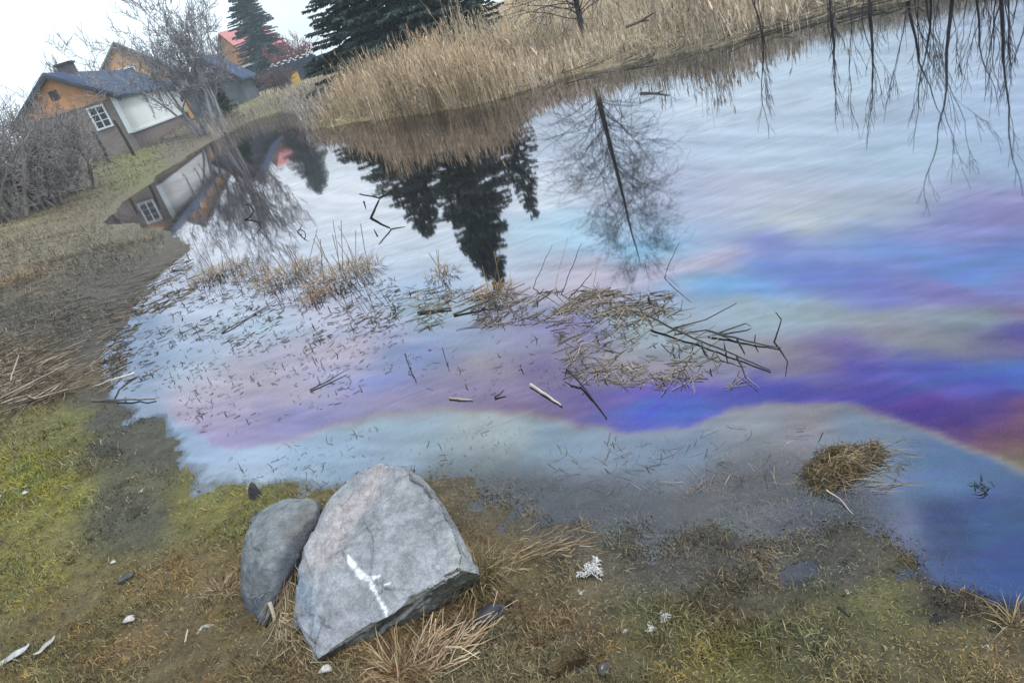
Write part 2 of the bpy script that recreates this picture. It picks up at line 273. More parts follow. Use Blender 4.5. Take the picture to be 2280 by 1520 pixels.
FRONT = [((1100, 945), (176, 180, 180)), ((1250, 990), (150, 165, 180)), ((900, 955), (165, 178, 190)), ((1500, 1000), (136, 148, 166)), ((700, 1020), (162, 178, 198)), ((540, 1060), (174, 186, 206)), ((400, 1020), (164, 178, 202)), ((1800, 945), (150, 142, 150)), ((1680, 960), (150, 150, 158)), ((1900, 965), (128, 142, 160)), ((2100, 1050), (95, 118, 155)), ((2200, 1180), (72, 92, 138)), ((2250, 1300), (68, 90, 142)), ((2100, 1180), (68, 82, 118)), ((1300, 1100), (150, 152, 165)), ((1600, 1150), (150, 150, 160)), ((1200, 1350), (140, 150, 190)), ((300, 900), (165, 175, 195)), ((250, 1200), (150, 150, 180)), ((1950, 1200), (120, 125, 150))]
EDGE = np.array([(330, 880), (400, 940), (470, 985), (540, 1002), (640, 985), (740, 950), (850, 930), (960, 918), (1080, 912), (1180, 925), (1280, 950), (1400, 968), (1470, 962), (1560, 950), (1620, 918), (1700, 902), (1800, 900), (1900, 906), (2000, 938), (2080, 968), (2180, 1005), (2280, 1050), (2500, 1150)], float)
waz = np.concatenate([np.linspace(-180, -62, 30)[:-1], np.linspace(-62, 62, 470), np.linspace(62, 180, 30)[1:-1]])
wrr = np.concatenate([[0.02, .3, .6], np.geomspace(0.8, 60, 420)])
wx, wy = polar(waz, wrr); wv = np.stack([wx, wy, np.zeros(len(wx))], 1)
q = np.clip(proj(wv), [-300, -100], [2700, 1800])
lr = np.log(np.maximum(np.hypot(wx, wy), .3)); wa = np.arctan2(wx, wy)
q2 = q+np.stack([45*fbm(wa*9, lr*7, 71)+12*fbm(wa*40, lr*30, 73), 26*fbm(wa*9+3, lr*9, 75)+9*fbm(wa*26, lr*60, 77)], 1)
fc = 0
for k in range(6):                          # several jittered passes give soft, drawn-out bands
    jx = 90*fbm(wa*7+k*9.1, lr*16, 170+k, 3); jy = 26*fbm(wa*12+k*5.3, lr*10+wa*6, 190+k, 4)+17*fbm(q[:, 0]*.009+k, q[:, 1]*.045+.012*q[:, 0], 210, 4)
    fc = fc+idw(np.array([a for a, b in FILM], float), q2+np.stack([jx+(k-2.5)*22, jy], 1), lin([b for a, b in FILM]), 3.4, 0.36, 1.0)/6
lum = fc.mean(1, keepdims=True); fc = (lum+(fc-lum)*(.58+.18*sstep(1150, 1500, q[:, :1]))*(.8+.2*sstep(380, 520, q[:, 1:2])))*(.98+.04*sstep(1150, 1500, q[:, :1]))
ff = idw(np.array([a for a, b in FRONT], float), q2, lin([b for a, b in FRONT]), 3, 0.7, 1.0)
qe = q+np.stack([0*wa, 14*fbm(wa*22, lr*30, 81)], 1)
ey = np.interp(qe[:, 0], EDGE[:, 0], EDGE[:, 1])
sl = sstep(8, -8, qe[:, 1]-ey)                                  # 1 on the slick
fr = np.exp(-((qe[:, 1]-ey+1)/9.0)**2)*sstep(450, 800, q[:, 0])*0.38  # pale oily rim
far = np.clip(1-(q[:, 0]-330)/70, 0, 1)*(q[:, 1] > 700)          # left of the slick is plain water
sl = sl*(1-far)
film = fc*np.array([1.07, .99, .97])*sl[:, None]+ff*np.array([1.08, 1.08, 1.06])*(1-sl[:, None]); film = film*(1-fr[:, None])+fr[:, None]*lin([188, 172, 150])
# fine filaments drawn out along the flow
fil = fbm(q[:, 0]*.007+.02*q[:, 1]+3*fbm(wa*5, lr*5, 94, 2), q[:, 1]*.075+fbm(wa*9, lr*9, 93, 3), 91, 4); film = film*(1+0.24*np.clip(fil, -.6, .6))[:, None]
wd_ = -terr(wx, wy); shal = 1-sstep(-.002, 0.014, wd_+.004*fbm(wx*9, wy*9, 95, 3))*sstep(-.15, .25, -sdist(wx, wy)+.16*fbm(wx*3, wy*3, 97, 3)); band = sstep(0.0, 1.0, (q[:, 1]-ey-15+40*fbm(wx*4, wy*4, 99, 4))/150)*sstep(820, 1000, q[:, 0])*(1-sstep(1850, 2050, q[:, 0]-(q[:, 1]-1000)*.35)); rim = (1-sstep(-.001, .015, wd_+.006*fbm(wx*6, wy*6, 98, 4)))*(1-sstep(6, 11, np.hypot(wx, wy))); amount = np.clip((0.35+0.65*sl)*(1-.96*np.maximum(rim, band*(1-sl))), 0, 1)
wcols = np.hstack([np.clip(film, 0, 1), amount[:, None]])
mw = bpy.data.materials.new('oily_water'); mw.use_nodes = True; t = mw.node_tree; t.nodes.clear()
o = N(t, 'ShaderNodeOutputMaterial'); at = N(t, 'ShaderNodeAttribute', attribute_name='Col'); tcn = N(t, 'ShaderNodeTexCoord')
n1 = N(t, 'ShaderNodeTexNoise', i_Scale=7.0, i_Detail=3.0); n2 = N(t, 'ShaderNodeTexNoise', i_Scale=1.1, i_Detail=2.0)
for n in (n1, n2): t.links.new(tcn.outputs['Object'], n.inputs['Vector'])
ad = N(t, 'ShaderNodeMath', operation='MULTIPLY_ADD', i_1=0.12); t.links.new(n1.outputs[0], ad.inputs[0]); t.links.new(n2.outputs[0], ad.inputs[2])
bp = N(t, 'ShaderNodeBump', i_Strength=0.017, i_Distance=0.05); t.links.new(ad.outputs[0], bp.inputs['Height'])
gl = N(t, 'ShaderNodeBsdfGlossy', i_Roughness=0.03); mpw = N(t, 'ShaderNodeMapping'); mpw.inputs['Rotation'].default_value = (0, 0, math.radians(28)); mpw.inputs['Scale'].default_value = (.9, 5.5, 1); t.links.new(tcn.outputs['Object'], mpw.inputs[0])
n4 = N(t, 'ShaderNodeTexNoise', i_Scale=1.6, i_Detail=9.0, i_Roughness=0.62, i_Distortion=1.2); t.links.new(mpw.outputs[0], n4.inputs['Vector'])
hr = N(t, 'ShaderNodeMapRange', i_1=0.3, i_2=0.7, i_3=0.48, i_4=0.52); t.links.new(n4.outputs[0], hr.inputs[0]); vr = N(t, 'ShaderNodeMapRange', i_1=0.3, i_2=0.7, i_3=0.90, i_4=1.09); t.links.new(n4.outputs[0], vr.inputs[0])
hs = N(t, 'ShaderNodeHueSaturation'); t.links.new(hr.outputs[0], hs.inputs['Hue']); t.links.new(vr.outputs[0], hs.inputs['Value']); t.links.new(at.outputs['Color'], hs.inputs['Color']); t.links.new(hs.outputs[0], gl.inputs['Color']); t.links.new(bp.outputs[0], gl.inputs['Normal'])
tr = N(t, 'ShaderNodeBsdfTransparent', i_0=(0.74, 0.73, 0.70, 1))
fn = N(t, 'ShaderNodeFresnel', i_IOR=1.45)
ma = N(t, 'ShaderNodeMath', operation='MULTIPLY_ADD', i_1=1.0); t.links.new(fn.outputs[0], ma.inputs[0])
mf = N(t, 'ShaderNodeMapRange', i_1=0.35, i_2=1.0, i_3=0.03, i_4=0.25); t.links.new(at.outputs['Alpha'], mf.inputs[0]); t.links.new(mf.outputs[0], ma.inputs[2]); ma.use_clamp = True
mk = N(t, 'ShaderNodeMapRange', i_1=0.0, i_2=0.35, i_3=0.22, i_4=1.0); t.links.new(at.outputs['Alpha'], mk.inputs[0]); mu = N(t, 'ShaderNodeMath', operation='MULTIPLY'); t.links.new(ma.outputs[0], mu.inputs[0]); t.links.new(mk.outputs[0], mu.inputs[1])
mx = N(t, 'ShaderNodeMixShader'); mc = N(t, 'ShaderNodeMath', operation='MINIMUM', i_1=0.72); t.links.new(mu.outputs[0], mc.inputs[0]); t.links.new(mc.outputs[0], mx.inputs[0]); t.links.new(tr.outputs[0], mx.inputs[1]); t.links.new(gl.outputs[0], mx.inputs[2]); t.links.new(mx.outputs[0], o.inputs[0])
water = fmesh('water', wv, gridfaces(len(waz), len(wrr), True), mw, wcols, True)
tag(water, 'still pond water with a rainbow oil film', 'water', kind='structure')
#PART2
# ------------------------------------------------------------------ solid helpers
def box(name, o, ax, bx, cx, mat, parent=None):
    """box from corner o along the three edge vectors"""
    o, ax, bx, cx = [np.asarray(q, float) for q in (o, ax, bx, cx)]
    v = [o, o+ax, o+ax+bx, o+bx, o+cx, o+ax+cx, o+ax+bx+cx, o+bx+cx]
    f = [(0, 3, 2, 1), (4, 5, 6, 7), (0, 1, 5, 4), (1, 2, 6, 5), (2, 3, 7, 6), (3, 0, 4, 7)]
    if np.dot(np.cross(ax, bx), cx) < 0: f = [tuple(reversed(k)) for k in f]
    return fmesh(name, v, f, mat, None, False, parent)
def poly(name, v, faces, mat, parent=None, smooth=False, rnd=0.0):
    m = bpy.data.meshes.new(name); v = np.asarray(v, float)
    if parent is not None: v = v-np.array(parent.location)
    m.from_pydata([tuple(q) for q in v], [], faces); m.materials.append(mat)
    bm = bmesh.new(); bm.from_mesh(m); bmesh.ops.recalc_face_normals(bm, faces=bm.faces); bm.to_mesh(m); bm.free()
    o = bpy.data.objects.new(name, m); COL.objects.link(o)
    if parent is not None: o.parent = parent
    return o
def prism(name, pts, ext, mat, parent=None):      # polygon swept along ext
    pts = [np.asarray(q, float) for q in pts]; n = len(pts); v = pts+[q+np.asarray(ext, float) for q in pts]
    f = [tuple(range(n))[::-1], tuple(range(n, 2*n))]+[(i, (i+1) % n, n+(i+1) % n, n+i) for i in range(n)]
    return poly(name, v, f, mat, parent)
UP = np.array([0, 0, 1.])

# ------------------------------------------------------------------ houses on the far side
M_WHITE = mat_plain('white_cladding', (.80, .83, .81), 0.6, 0.8, 0.06, 0.05); M_WALLBR = mat_plain('weathered_brown_board', (.24, .20, .19), 0.85, 2.0, 0.25, 0.2, stretch=(1, 1, 6))
M_ORANGE = mat_plain('orange_board', (.50, .25, .12), 0.8, 2.5, 0.2, 0.15); M_ROOFB = mat_plain('blue_grey_roof', (.06, .08, .13), 0.9, 1.5, 0.25, 0.1, 0.08)
M_TRIM = mat_plain('dark_trim', (.05, .045, .045), 0.8); M_GLASS = mat_plain('dark_pane', (.012, .018, .028), 0.15, 1.0, 0.1, 0, 0.5); M_FRAME = mat_plain('white_frame', (.72, .76, .80), 0.5, 3, 0.06, 0)
M_BRICK = mat_plain('chimney_brick', (.10, .085, .10), 0.9, 8, 0.3, 0.3); M_OCHRE = mat_plain('ochre_board', (.50, .29, .13), 0.8, 2.5, 0.18, 0.15); M_RED = mat_plain('red_roof', (.52, .20, .20), 0.6, 1.2, 0.12, 0.05)
M_GREYR = mat_plain('grey_roof', (.17, .18, .17), 0.8, 1.0, 0.25, 0.15); M_SHED = mat_plain('blue_grey_board', (.11, .125, .15), 0.8, 1.5, 0.2, 0.1); M_PLINTH = mat_plain('pinkish_plinth', (.20, .16, .15), 0.9, 3, 0.2, 0.3)
def window(parent, o, ux, wd, ht, nrm, cols=2, rows=3, fw=0.09, name='window'):
    """window in a wall: o lower left corner, ux unit along the wall, nrm outward"""
    o = np.asarray(o); wn = box(name, o, ux*wd, UP*ht, nrm*0.03, M_GLASS, parent)
    def sub(a, b, c, d, nm='frame', th=0.09):
        q = box(nm, o+ux*a+UP*b-nrm*0.004, ux*c, UP*d, nrm*th, M_FRAME, None); q.data.transform(Matrix.Translation(-Vector(parent.location))); q.parent = wn
    sub(-fw, -fw, wd+2*fw, fw, th=.11); sub(-fw, ht, wd+2*fw, fw); sub(-fw, 0, fw, ht); sub(wd, 0, fw, ht)
    for i in range(1, cols): sub(wd*i/cols-.03, 0, .06, ht, 'mullion', .07)
    for j in range(1, rows): sub(0, ht*j/rows-.02, wd, .04, 'mullion', .06)
    return wn
def gable_house(name, c, d, pl, Lh, Wd, z0, ze, za, mw_, mroof, label, ov=0.35, trim=M_TRIM, cat='house'):
    """c: near corner on the ground plan, d: ridge direction, pl: direction across the gable"""
    root = empty(name, (c[0], c[1], z0)); tag(root, label, cat)
    g = lambda a, b, z: np.array([c[0], c[1], 0])+d*a+pl*b+UP*z
    prism('wall', [g(0, 0, z0-.6), g(0, Wd, z0-.6), g(0, Wd, ze), g(0, Wd/2, za), g(0, 0, ze)], d*Lh, mw_, root)
    sl_ = (za-ze)/(Wd/2)
    for b0, b1 in ((-ov, Wd/2), (Wd+ov, Wd/2)):
        z_b0 = za-sl_*(Wd/2+ov)
        p0, p1 = g(-ov, b0, z_b0+.04), g(-ov, b1, za+.04)
        r = prism('roof', [p0, p1, p1+UP*.13, p0+UP*.13], d*(Lh+2*ov), mroof, root)
        q = prism('bargeboard', [p0-UP*.16, p1-UP*.16, p1-UP*.003, p0-UP*.003], d*.06, trim, None); q.data.transform(Matrix.Translation(-Vector(root.location))); q.parent = r
    return root, g
c = np.array([-15.1, 39.9]); d = np.array([-.117, .993, 0]); d /= np.linalg.norm(d); pl = np.array([-d[1], d[0], 0])
hA, g = gable_house('clad_house', c, d, pl, 16.4, 4.8, 0.7, 3.3, 4.97, M_WALLBR, M_ROOFB, 'long low house with a blue grey roof and a white clad side wall')
box('white_cladding', g(-.05, -.07, 1.45), d*16.3, -pl*-.066, UP*1.83, M_WHITE, hA)
box('corner_board', g(-.13, -.10, 1.40), d*.07, pl*.26, UP*1.9, M_FRAME, hA); box('sill_board', g(-.02, -.13, 1.36), d*16.2, pl*.12, UP*.085, M_FRAME, hA)
box('plinth', g(0.02, -.05, .1), d*16.2, pl*.046, UP*1.25, M_PLINTH, hA)
prism('gable_boarding', [g(-.04, .25, 3.36), g(-.04, 4.55, 3.36), g(-.04, 2.4, 4.84)], d*.036, M_ORANGE, hA); box('gable_rail', g(-.075, .1, 3.22), d*.07, pl*4.6, UP*.14, M_ORANGE, hA)
window(hA, g(0, 1.38, 2.05), -pl, .66, .95, -d, 2, 3, .09); window(hA, g(0, 4.2, 1.7), -pl, .6, .8, -d, 2, 2, .05); box('attic_hatch', g(-.06, 2.3, 3.85), d*.018, pl*.42, UP*.45, M_TRIM, hA)
for a in (9.3, 11.2): window(hA, g(a, -.07, 2.05), d, .55, 1.05, -pl, 1, 2, .06)
window(hA, g(5.6, -.07, 1.9), d, .45, 1.2, -pl, 1, 2, .05)
ch = box('chimney', g(3.2, 2.05, 4.5), d*.8, pl*.7, UP*1.0, M_BRICK, hA); q = box('chimney_cap', g(3.12, 1.97, 5.503), d*.96, pl*.86, UP*.1, M_TRIM, None); q.data.transform(Matrix.Translation(-Vector(hA.location))); q.parent = ch
# ochre house, gable towards the pond
ap = pol(-19.2, 66); d = ap/np.linalg.norm(ap); d = np.array([d[0]*.8-.12, d[1], 0]); d /= np.linalg.norm(d); pl = np.array([-d[1], d[0], 0])
hB, g = gable_house('ochre_house', (ap-pl*4.4)[:2], d, pl, 9, 8.8, 0.9, 3.6, 7.45, M_OCHRE, M_GREYR, 'ochre gabled house with a grey roof rising behind the long low one')
window(hB, g(0, 5.0, 4.3), -pl, 1.1, 1.3, -d, 2, 2, .12); window(hB, g(0, 2.6, 1.6), -pl, 1.2, 1.3, -d, 2, 2, .12)
box('porch_wall', g(-2.2, -1.5, .5), d*2.1, pl*3.6, UP*2.35, M_OCHRE, hB); prism('porch_roof', [g(-2.5, -1.8, 2.9), g(-.02, -1.8, 3.9), g(-.02, -1.8, 4.02), g(-2.5, -1.8, 3.02)], pl*4.2, M_GREYR, hB)
# blue grey shed
ap = pol(-14.6, 56); d = ap/np.linalg.norm(ap); d = np.array([d[0]+.25, d[1], 0]); d /= np.linalg.norm(d); pl = np.array([-d[1], d[0], 0])
hC, g = gable_house('board_shed', (ap-pl*1.9)[:2], d, pl, 4.5, 3.8, 0.7, 2.5, 4.3, M_SHED, M_ROOFB, 'blue grey board shed with a dark gable beside the bare willow', cat='shed')
box('door', g(-.05, 1.3, .5), d*.046, pl*1.0, UP*2.0, M_TRIM, hC)
# red roofed house
ap = pol(-12.5, 96); d = ap/np.linalg.norm(ap); d = np.array([d[0]+.75, d[1]*.75, 0]); d /= np.linalg.norm(d); pl = np.array([-d[1], d[0], 0])
hD, g = gable_house('red_roofed_house', (ap-pl*2.6)[:2], d, pl, 6.0, 5.2, 0.9, 4.9, 7.9, M_WHITE, M_RED, 'small white walled house with a red roof beside the far spruce', ov=.45, trim=mat_plain('brown_trim', (.10, .06, .05)))
prism('gable_boarding', [g(-.04, .2, 4.0), g(-.04, 5.0, 4.0), g(-.04, 5.0, 4.9), g(-.04, 2.6, 7.6), g(-.04, .2, 4.9)], d*.036, M_ORANGE, hD)
window(hD, g(0, 1.6, 1.7), -pl, .8, 1.5, -d, 1, 2, .16); window(hD, g(0, 3.6, 1.7), -pl, .8, 1.3, -d, 2, 2, .12)
# dark fence with pale caps, yellow hut
fr_ = empty('board_fence', tuple(pol(-8.7, 64, .9))); tag(fr_, 'dark blue board fence between the small spruce and the big one', 'fence')
M_FENCE = mat_plain('dark_blue_board', (.035, .045, .075), .8)
for k in range(26):
    a = -10.3+k*.125; hh = 2.05+.12*math.sin(k*1.7); pp = pol(a, 64+.05*(k % 2), .5)
    box('board', pp, (.135, .02, 0), (0, .03, 0), UP*hh, M_FENCE, fr_); box('post_cap', pp+np.array([-.01, -.02, hh+.003]), (.155, .02, 0), (0, .07, 0), UP*.07, M_FRAME, fr_)
for zz in (.9, 2.1): box('fence_rail', pol(-10.35, 64.15, zz), (2.9+.3, .35, 0), (0, .05, 0), UP*.1, M_FENCE, fr_)
hut = empty('yellow_hut', tuple(pol(-9.1, 58, .8))); tag(hut, 'tiny yellow hut standing in front of the dark fence', 'hut')
box('wall', pol(-9.35, 58, .6), (.7, .1, 0), (-.1, .7, 0), UP*1.15, mat_plain('yellow_board', (.55, .36, .09)), hut); box('roof', pol(-9.42, 57.93, 1.753), (.86, .1, 0), (-.1, .85, 0), UP*.08, M_TRIM, hut)

# fence posts by the house
for k, (a, b, D) in enumerate((((232, 338), (207, 292), 38.5), ((283, 316), (254, 268), 39.0))):
    pb, pt = PD(*a, D), PD(*b, D); pb[2] = min(pb[2], T1(pb))-.1
    ac = Acc(); ac.tubes([[pb, pb*.5+pt*.5+np.array([.02, 0, 0]), pt]], [[.075, .07, .06]], [(.035, .03, .03)], 6)
    tag(ac.build('fence_post', M_WOOD), ['dark leaning post nearest the bare thicket, below the gable window', 'dark leaning post nearest the white cladding of the long house'][k], 'post', 'posts in front of the long house')

# ------------------------------------------------------------------ trees
def perp_rand(d):
    r = np.array([random.gauss(0, 1) for _ in range(3)]); r -= d*np.dot(r, d); return r/(np.linalg.norm(r)+1e-9)
def grow(paths, p, d, L, r, depth, up=0.25, spread=0.55, kids=4, wig=0.12, taper=0.55, droop=0.0, rmin=.004):
    """bare branching: appends 4-point paths (points, radii)"""
    pts = [p]; dd = d.copy()
    for k in range(3):
        dd = dd+perp_rand(dd)*wig+UP*(up*.25-droop*.3); dd /= np.linalg.norm(dd); pts.append(pts[-1]+dd*L/3)
    r1 = max(r*taper, rmin); paths.append((np.array(pts), np.linspace(max(r, rmin), r1, 4)))
    if depth == 0: return
    n = kids if isinstance(kids, int) else kids[min(len(kids)-1, depth-1)]
    for i in range(n):
        tt = random.uniform(.3, 1.0) if i else 1.0; k = min(int(tt*3), 2); base = pts[k]+(pts[k+1]-pts[k])*(tt*3-k)
        kk = .35 if i == 0 else 1.0
        nd = dd*(1-spread*.4)+perp_rand(dd)*spread*kk*random.uniform(.5, 1.2)+UP*(up-droop)*(1.0 if i else .5); nd /= np.linalg.norm(nd)
        grow(paths, base, nd, L*random.uniform(.55, .8)*(1.0 if i == 0 else .85), r*taper*(1.0 if i == 0 else random.uniform(.4, .75)), depth-1, up, spread, kids, wig, taper, droop, rmin)
def bare_tree(name, base, label, stems, col, cat='tree', group=None, part='branch', **kw):
    root = empty(name, tuple(base)); tag(root, label, cat, group)
    tk, tw = Acc(), Acc()
    paths = []
    for (off, dr, L, r, dep) in stems:
        dr = np.array(dr, float); dr /= np.linalg.norm(dr); grow(paths, np.asarray(base)+np.array(off)-UP*.1, dr, L, r, dep, **kw)
    big = [q for q in paths if q[1][0] > .03 or q is paths[0]]; small = [q for q in paths if not (q[1][0] > .03 or q is paths[0])]
    for lst, ac, sd in ((big, tk, 6), (small, tw, 3)):
        if lst:
            n = len(lst); cc = np.array(col)*rng.uniform(.75, 1.25, (n, 1)); ac.tubes([q[0] for q in lst], np.array([q[1] for q in lst]), cc, sd)
    tk.build('trunk', M_WOOD, root)
    if tw.n: tw.build('crown', M_WOOD, root)
    return root
def zb(az, D): q = pol(az, D); q[2] = T1(q); return q
GREY = (.27, .26, .28)
b = zb(-16.0, 41)
bare_tree('willow_tree', b, 'big bare willow with many grey stems in front of the ochre house', [((.14*i-.6, .15*(i % 3), 0), (-.20+.05*i+random.uniform(-.05, .05), random.uniform(-.2, .2), 1), random.uniform(2.5, 3.1), random.uniform(.07, .14), 5) for i in range(10)], GREY, kids=[4, 4, 4, 3, 3], up=.16, spread=.95, wig=.15, rmin=.012)
b = zb(-16.4, 74)
bare_tree('bare_tree', zb(-13.6, 84), 'tall pale bare tree standing behind the red roofed house', [((0, 0, 0), (0.05, 0, 1), 4.5, .2, 5)], (.20, .19, .19), kids=[3, 4, 4, 3, 3], up=.3, spread=.6, rmin=.02)
bare_tree('bare_tree', zb(-22.5, 75), 'small bare tree showing above the left end of the blue grey roof', [((0, 0, 0), (-.05, 0, 1), 3.0, .16, 5)], (.15, .14, .15), kids=[3, 4, 4, 3, 3], up=.3, spread=.65, rmin=.018)
# bare thicket at the left edge
for k, (az, D, n, L) in enumerate(((-25.2, 27, 13, 1.3), (-27.6, 25, 16, 1.4), (-30.5, 24, 16, 1.5), (-33, 25, 14, 1.5), (-27, 31, 12, 1.7))):
    bare_tree('bare_shrub', zb(az, D), ['bare purplish shrub nearest the long house, at the edge of the thicket', 'dense bare shrub with pale stems in the left thicket', 'bare shrub in the left thicket with dark tangled stems', 'leftmost bare shrub of the thicket cut by the picture edge', 'taller bare shrub at the back of the left thicket'][k],
              [((random.uniform(-.6, .6), random.uniform(-.5, .5), 0), (random.uniform(-.6, .6), random.uniform(-.5, .5), 1), L*random.uniform(.75, 1.1), random.uniform(.03, .055), 4) for i in range(n)], (.20, .182, .182), 'shrub', 'bare shrubs of the left thicket', kids=[5, 4, 4, 3], up=.06, spread=1.1, wig=.22, rmin=.0065)
# evergreens
def spruce(name, base, hgt, rad, label, col, dens=1.0, low=0.05, group=None, cat='spruce tree', pw=.85):
    root = empty(name, tuple(base)); tag(root, label, cat, group); tk, cw = Acc(), Acc()
    base = np.asarray(base); top = base+UP*hgt
    tk.tubes([[base-UP*.2, base+UP*hgt*.5, top]], [[rad*.055, rad*.035, .01]], [(.06, .045, .035)], 7)
    nb = int(hgt*26*dens)
    for i in range(nb):
        f = low+(1-low)*(i+random.random())/nb; zc = hgt*f; rl = rad*(1-f)**pw*random.uniform(.55, 1.1)+.10
        an = random.uniform(0, 6.283); dr = np.array([math.cos(an), math.sin(an), 0]); p0 = base+UP*zc
        tip = p0+dr*rl+UP*(-.22*rl+.1); mid = p0+dr*rl*.55-UP*.16*rl
        cw.tubes([[p0, mid, tip]], [[.022*rl+.006, .015, .005]], [(.05, .042, .03)], 3)
        m = int((46+80*rl)*dens); tt = rng.uniform(.12, 1.02, m)[:, None]
        pc = np.where(tt < .55, p0+(mid-p0)*tt/.55, mid+(tip-mid)*(tt-.55)/.45)
        sdv = np.array([-dr[1], dr[0], 0]); s_ = rng.normal(0, 1, (m, 1)); ln = rng.uniform(.10, .26, (m, 1))*(0.5+.10*rad)
        q0 = pc+sdv*s_*.10*(1-tt*.5)*rl*.7; q1 = q0+(dr*.6+sdv*np.sign(s_)*.55)*ln+UP*(rng.uniform(-.8, .15, (m, 1))*ln)
        wv_ = np.cross(q1-q0, rng.normal(0, 1, (m, 3))); wv_ /= np.linalg.norm(wv_, axis=1, keepdims=True)+1e-9; wv_ *= ln*.17
        v = np.stack([q0-wv_*.5, q0+wv_*.5, q0*.4+q1*.6+wv_, q1, q0*.4+q1*.6-wv_], 1).reshape(-1, 3); bb = (np.arange(m)*5)[:, None]
        fcs = np.vstack([bb+np.array([[0, 1, 2]]), bb+np.array([[0, 2, 4]]), bb+np.array([[4, 2, 3]])])
        cw.add(v, fcs, np.repeat(np.array(col)*rng.uniform(.55, 1.45, (m, 1)), 5, 0))
    tk.build('trunk', M_WOOD, root); cw.build('crown', M_NEEDLE, root); return root
DG = (.055, .08, .072); BG = (.06, .11, .12)
spruce('spruce_tree', zb(0.4, 28), 7.9, 3.4, 'tallest dark spruce behind the reed bed, mirrored in mid pond', DG, 1.9, pw=1.0)
spruce('spruce_tree', zb(-3.7, 29), 5.3, 2.9, 'broad dark spruce left of the tallest one behind the reeds', DG, 1.6)
spruce('spruce_tree', zb(5.0, 27), 4.9, 1.2, 'slim dark spruce right of the tallest one, hidden above the picture', DG, 1.3)
spruce('spruce_tree', zb(-10.4, 88), 10.8, 3.4, 'bluish spruce standing far off beside the red roofed house', BG, 2.2, pw=.45)
spruce('evergreen_shrub', zb(-14.4, 46), 2.2, .95, 'rounded dark green evergreen shrub right of the willow', (.05, .075, .05), 1.2, .02, cat='shrub')
bare_tree('berry_shrub', zb(-8.6, 70), 'reddish bare shrub between the two groups of spruces', [((random.uniform(-.8, .8), 0, 0), (random.uniform(-.5, .5), 0, 1), 1.7, .06, 4) for i in range(9)], (.24, .10, .12), 'shrub', kids=[4, 4, 3, 3], up=.2, spread=.8, wig=.2, rmin=.02)
for k, (az, D) in enumerate(((-11.3, 60), (-10.2, 56))):
    bare_tree('bare_shrub', zb(az, D), ['low reddish brown shrub right of the white walled house', 'low reddish brown shrub in front of the yellow hut'][k], [((random.uniform(-1, 1), 0, 0), (random.uniform(-.7, .7), 0, 1), .8, .04, 3) for i in range(12)], (.15, .10, .10), 'shrub', 'brown shrubs by the far houses', kids=4, up=.1, spread=.8, wig=.2, rmin=.013)
# saplings on the right bank, seen mostly in the water
def birch(base, hgt, label, lean=(.08, 0), n=70, col=(.05, .042, .045)):
    root = empty('birch_tree', tuple(base)); tag(root, label, 'birch tree', 'bare trees on the far bank'); tk, tw = Acc(), Acc(); base = np.asarray(base); ax = np.array([lean[0], lean[1], 1.])
    tp = [base-UP*.1]+[base+ax*hgt*f+np.array([random.gauss(0, .02), 0, 0])*hgt*.2 for f in (.25, .5, .75, 1)]
    tk.tubes([tp], [[.075, .06, .045, .028, .008]], [col], 7); paths = []
    for i in range(n):
        f = random.uniform(.10, .97); k = min(int(f*4), 3); p0 = tp[k]+(tp[k+1]-tp[k])*(f*4-k); an = random.uniform(0, 6.28); dr = np.array([math.cos(an), math.sin(an), random.uniform(.3, .9)]); dr /= np.linalg.norm(dr)
        grow(paths, p0, dr, (1.05-.5*f)*random.uniform(.5, 1)*1.4, .014*(1.2-f), 2, up=-.05, spread=.7, kids=4, wig=.2, taper=.6, droop=.12, rmin=.0035)
    tw.tubes([q[0] for q in paths], np.array([q[1] for q in paths]), np.array(col)*rng.uniform(.7, 1.3, (len(paths), 1)), 3)
    tk.build('trunk', M_WOOD, root); tw.build('crown', M_WOOD, root)
birch(zb(12.2, 18.2), 5.1, 'slender bare birch on the far bank, its reflection mid pond', (.015, 0), 170)
def sapling(az, D, hgt, label, r=.05, n=5, lean=0.0, dep=3):
    bare_tree('bare_sapling', zb(az, D), label, [((random.uniform(-.1, .1)*i, 0, 0), (lean+random.uniform(-.12, .12)*(i > 0), 0, 1), hgt*(.5 if i == 0 else random.uniform(.25, .45)), r*(1 if i == 0 else .5), dep) for i in range(n)], (.04, .032, .036), 'sapling', 'bare trees on the far bank', kids=[3, 3, 2, 2], up=.3, spread=.5, wig=.14, taper=.62, rmin=.0033)
sapling(36.1, 12.4, 3.0, 'tallest bare sapling of the far bank near the right picture edge', .028, 1, dep=4)
sapling(28.9, 13.0, 1.7, 'thin bare sapling at the water edge where the bank narrows', .022, 3)
sapling(31.2, 12.6, 2.0, 'thin bare sapling left of the tallest one on the far bank', .022, 4, -.03)
sapling(33.5, 13.2, 2.2, 'bare sapling close to the left side of the tallest one', .025, 4)
sapling(38.6, 12.2, 2.6, 'bare sapling at the right picture edge of the far bank', .03, 4)
sapling(34.8, 12.9, 1.9, 'crooked thin sapling right behind the tallest one', .02, 6, .05)
sapling(39.8, 12.6, 2.2, 'many stemmed sapling in the top right corner', .022, 6)
sapling(37.3, 13.4, 2.0, 'thin many stemmed sapling right of the tallest one', .02, 6)
sapling(24.5, 13.6, 1.5, 'short bare sapling beside the reed clump on the far bank', .018, 3)

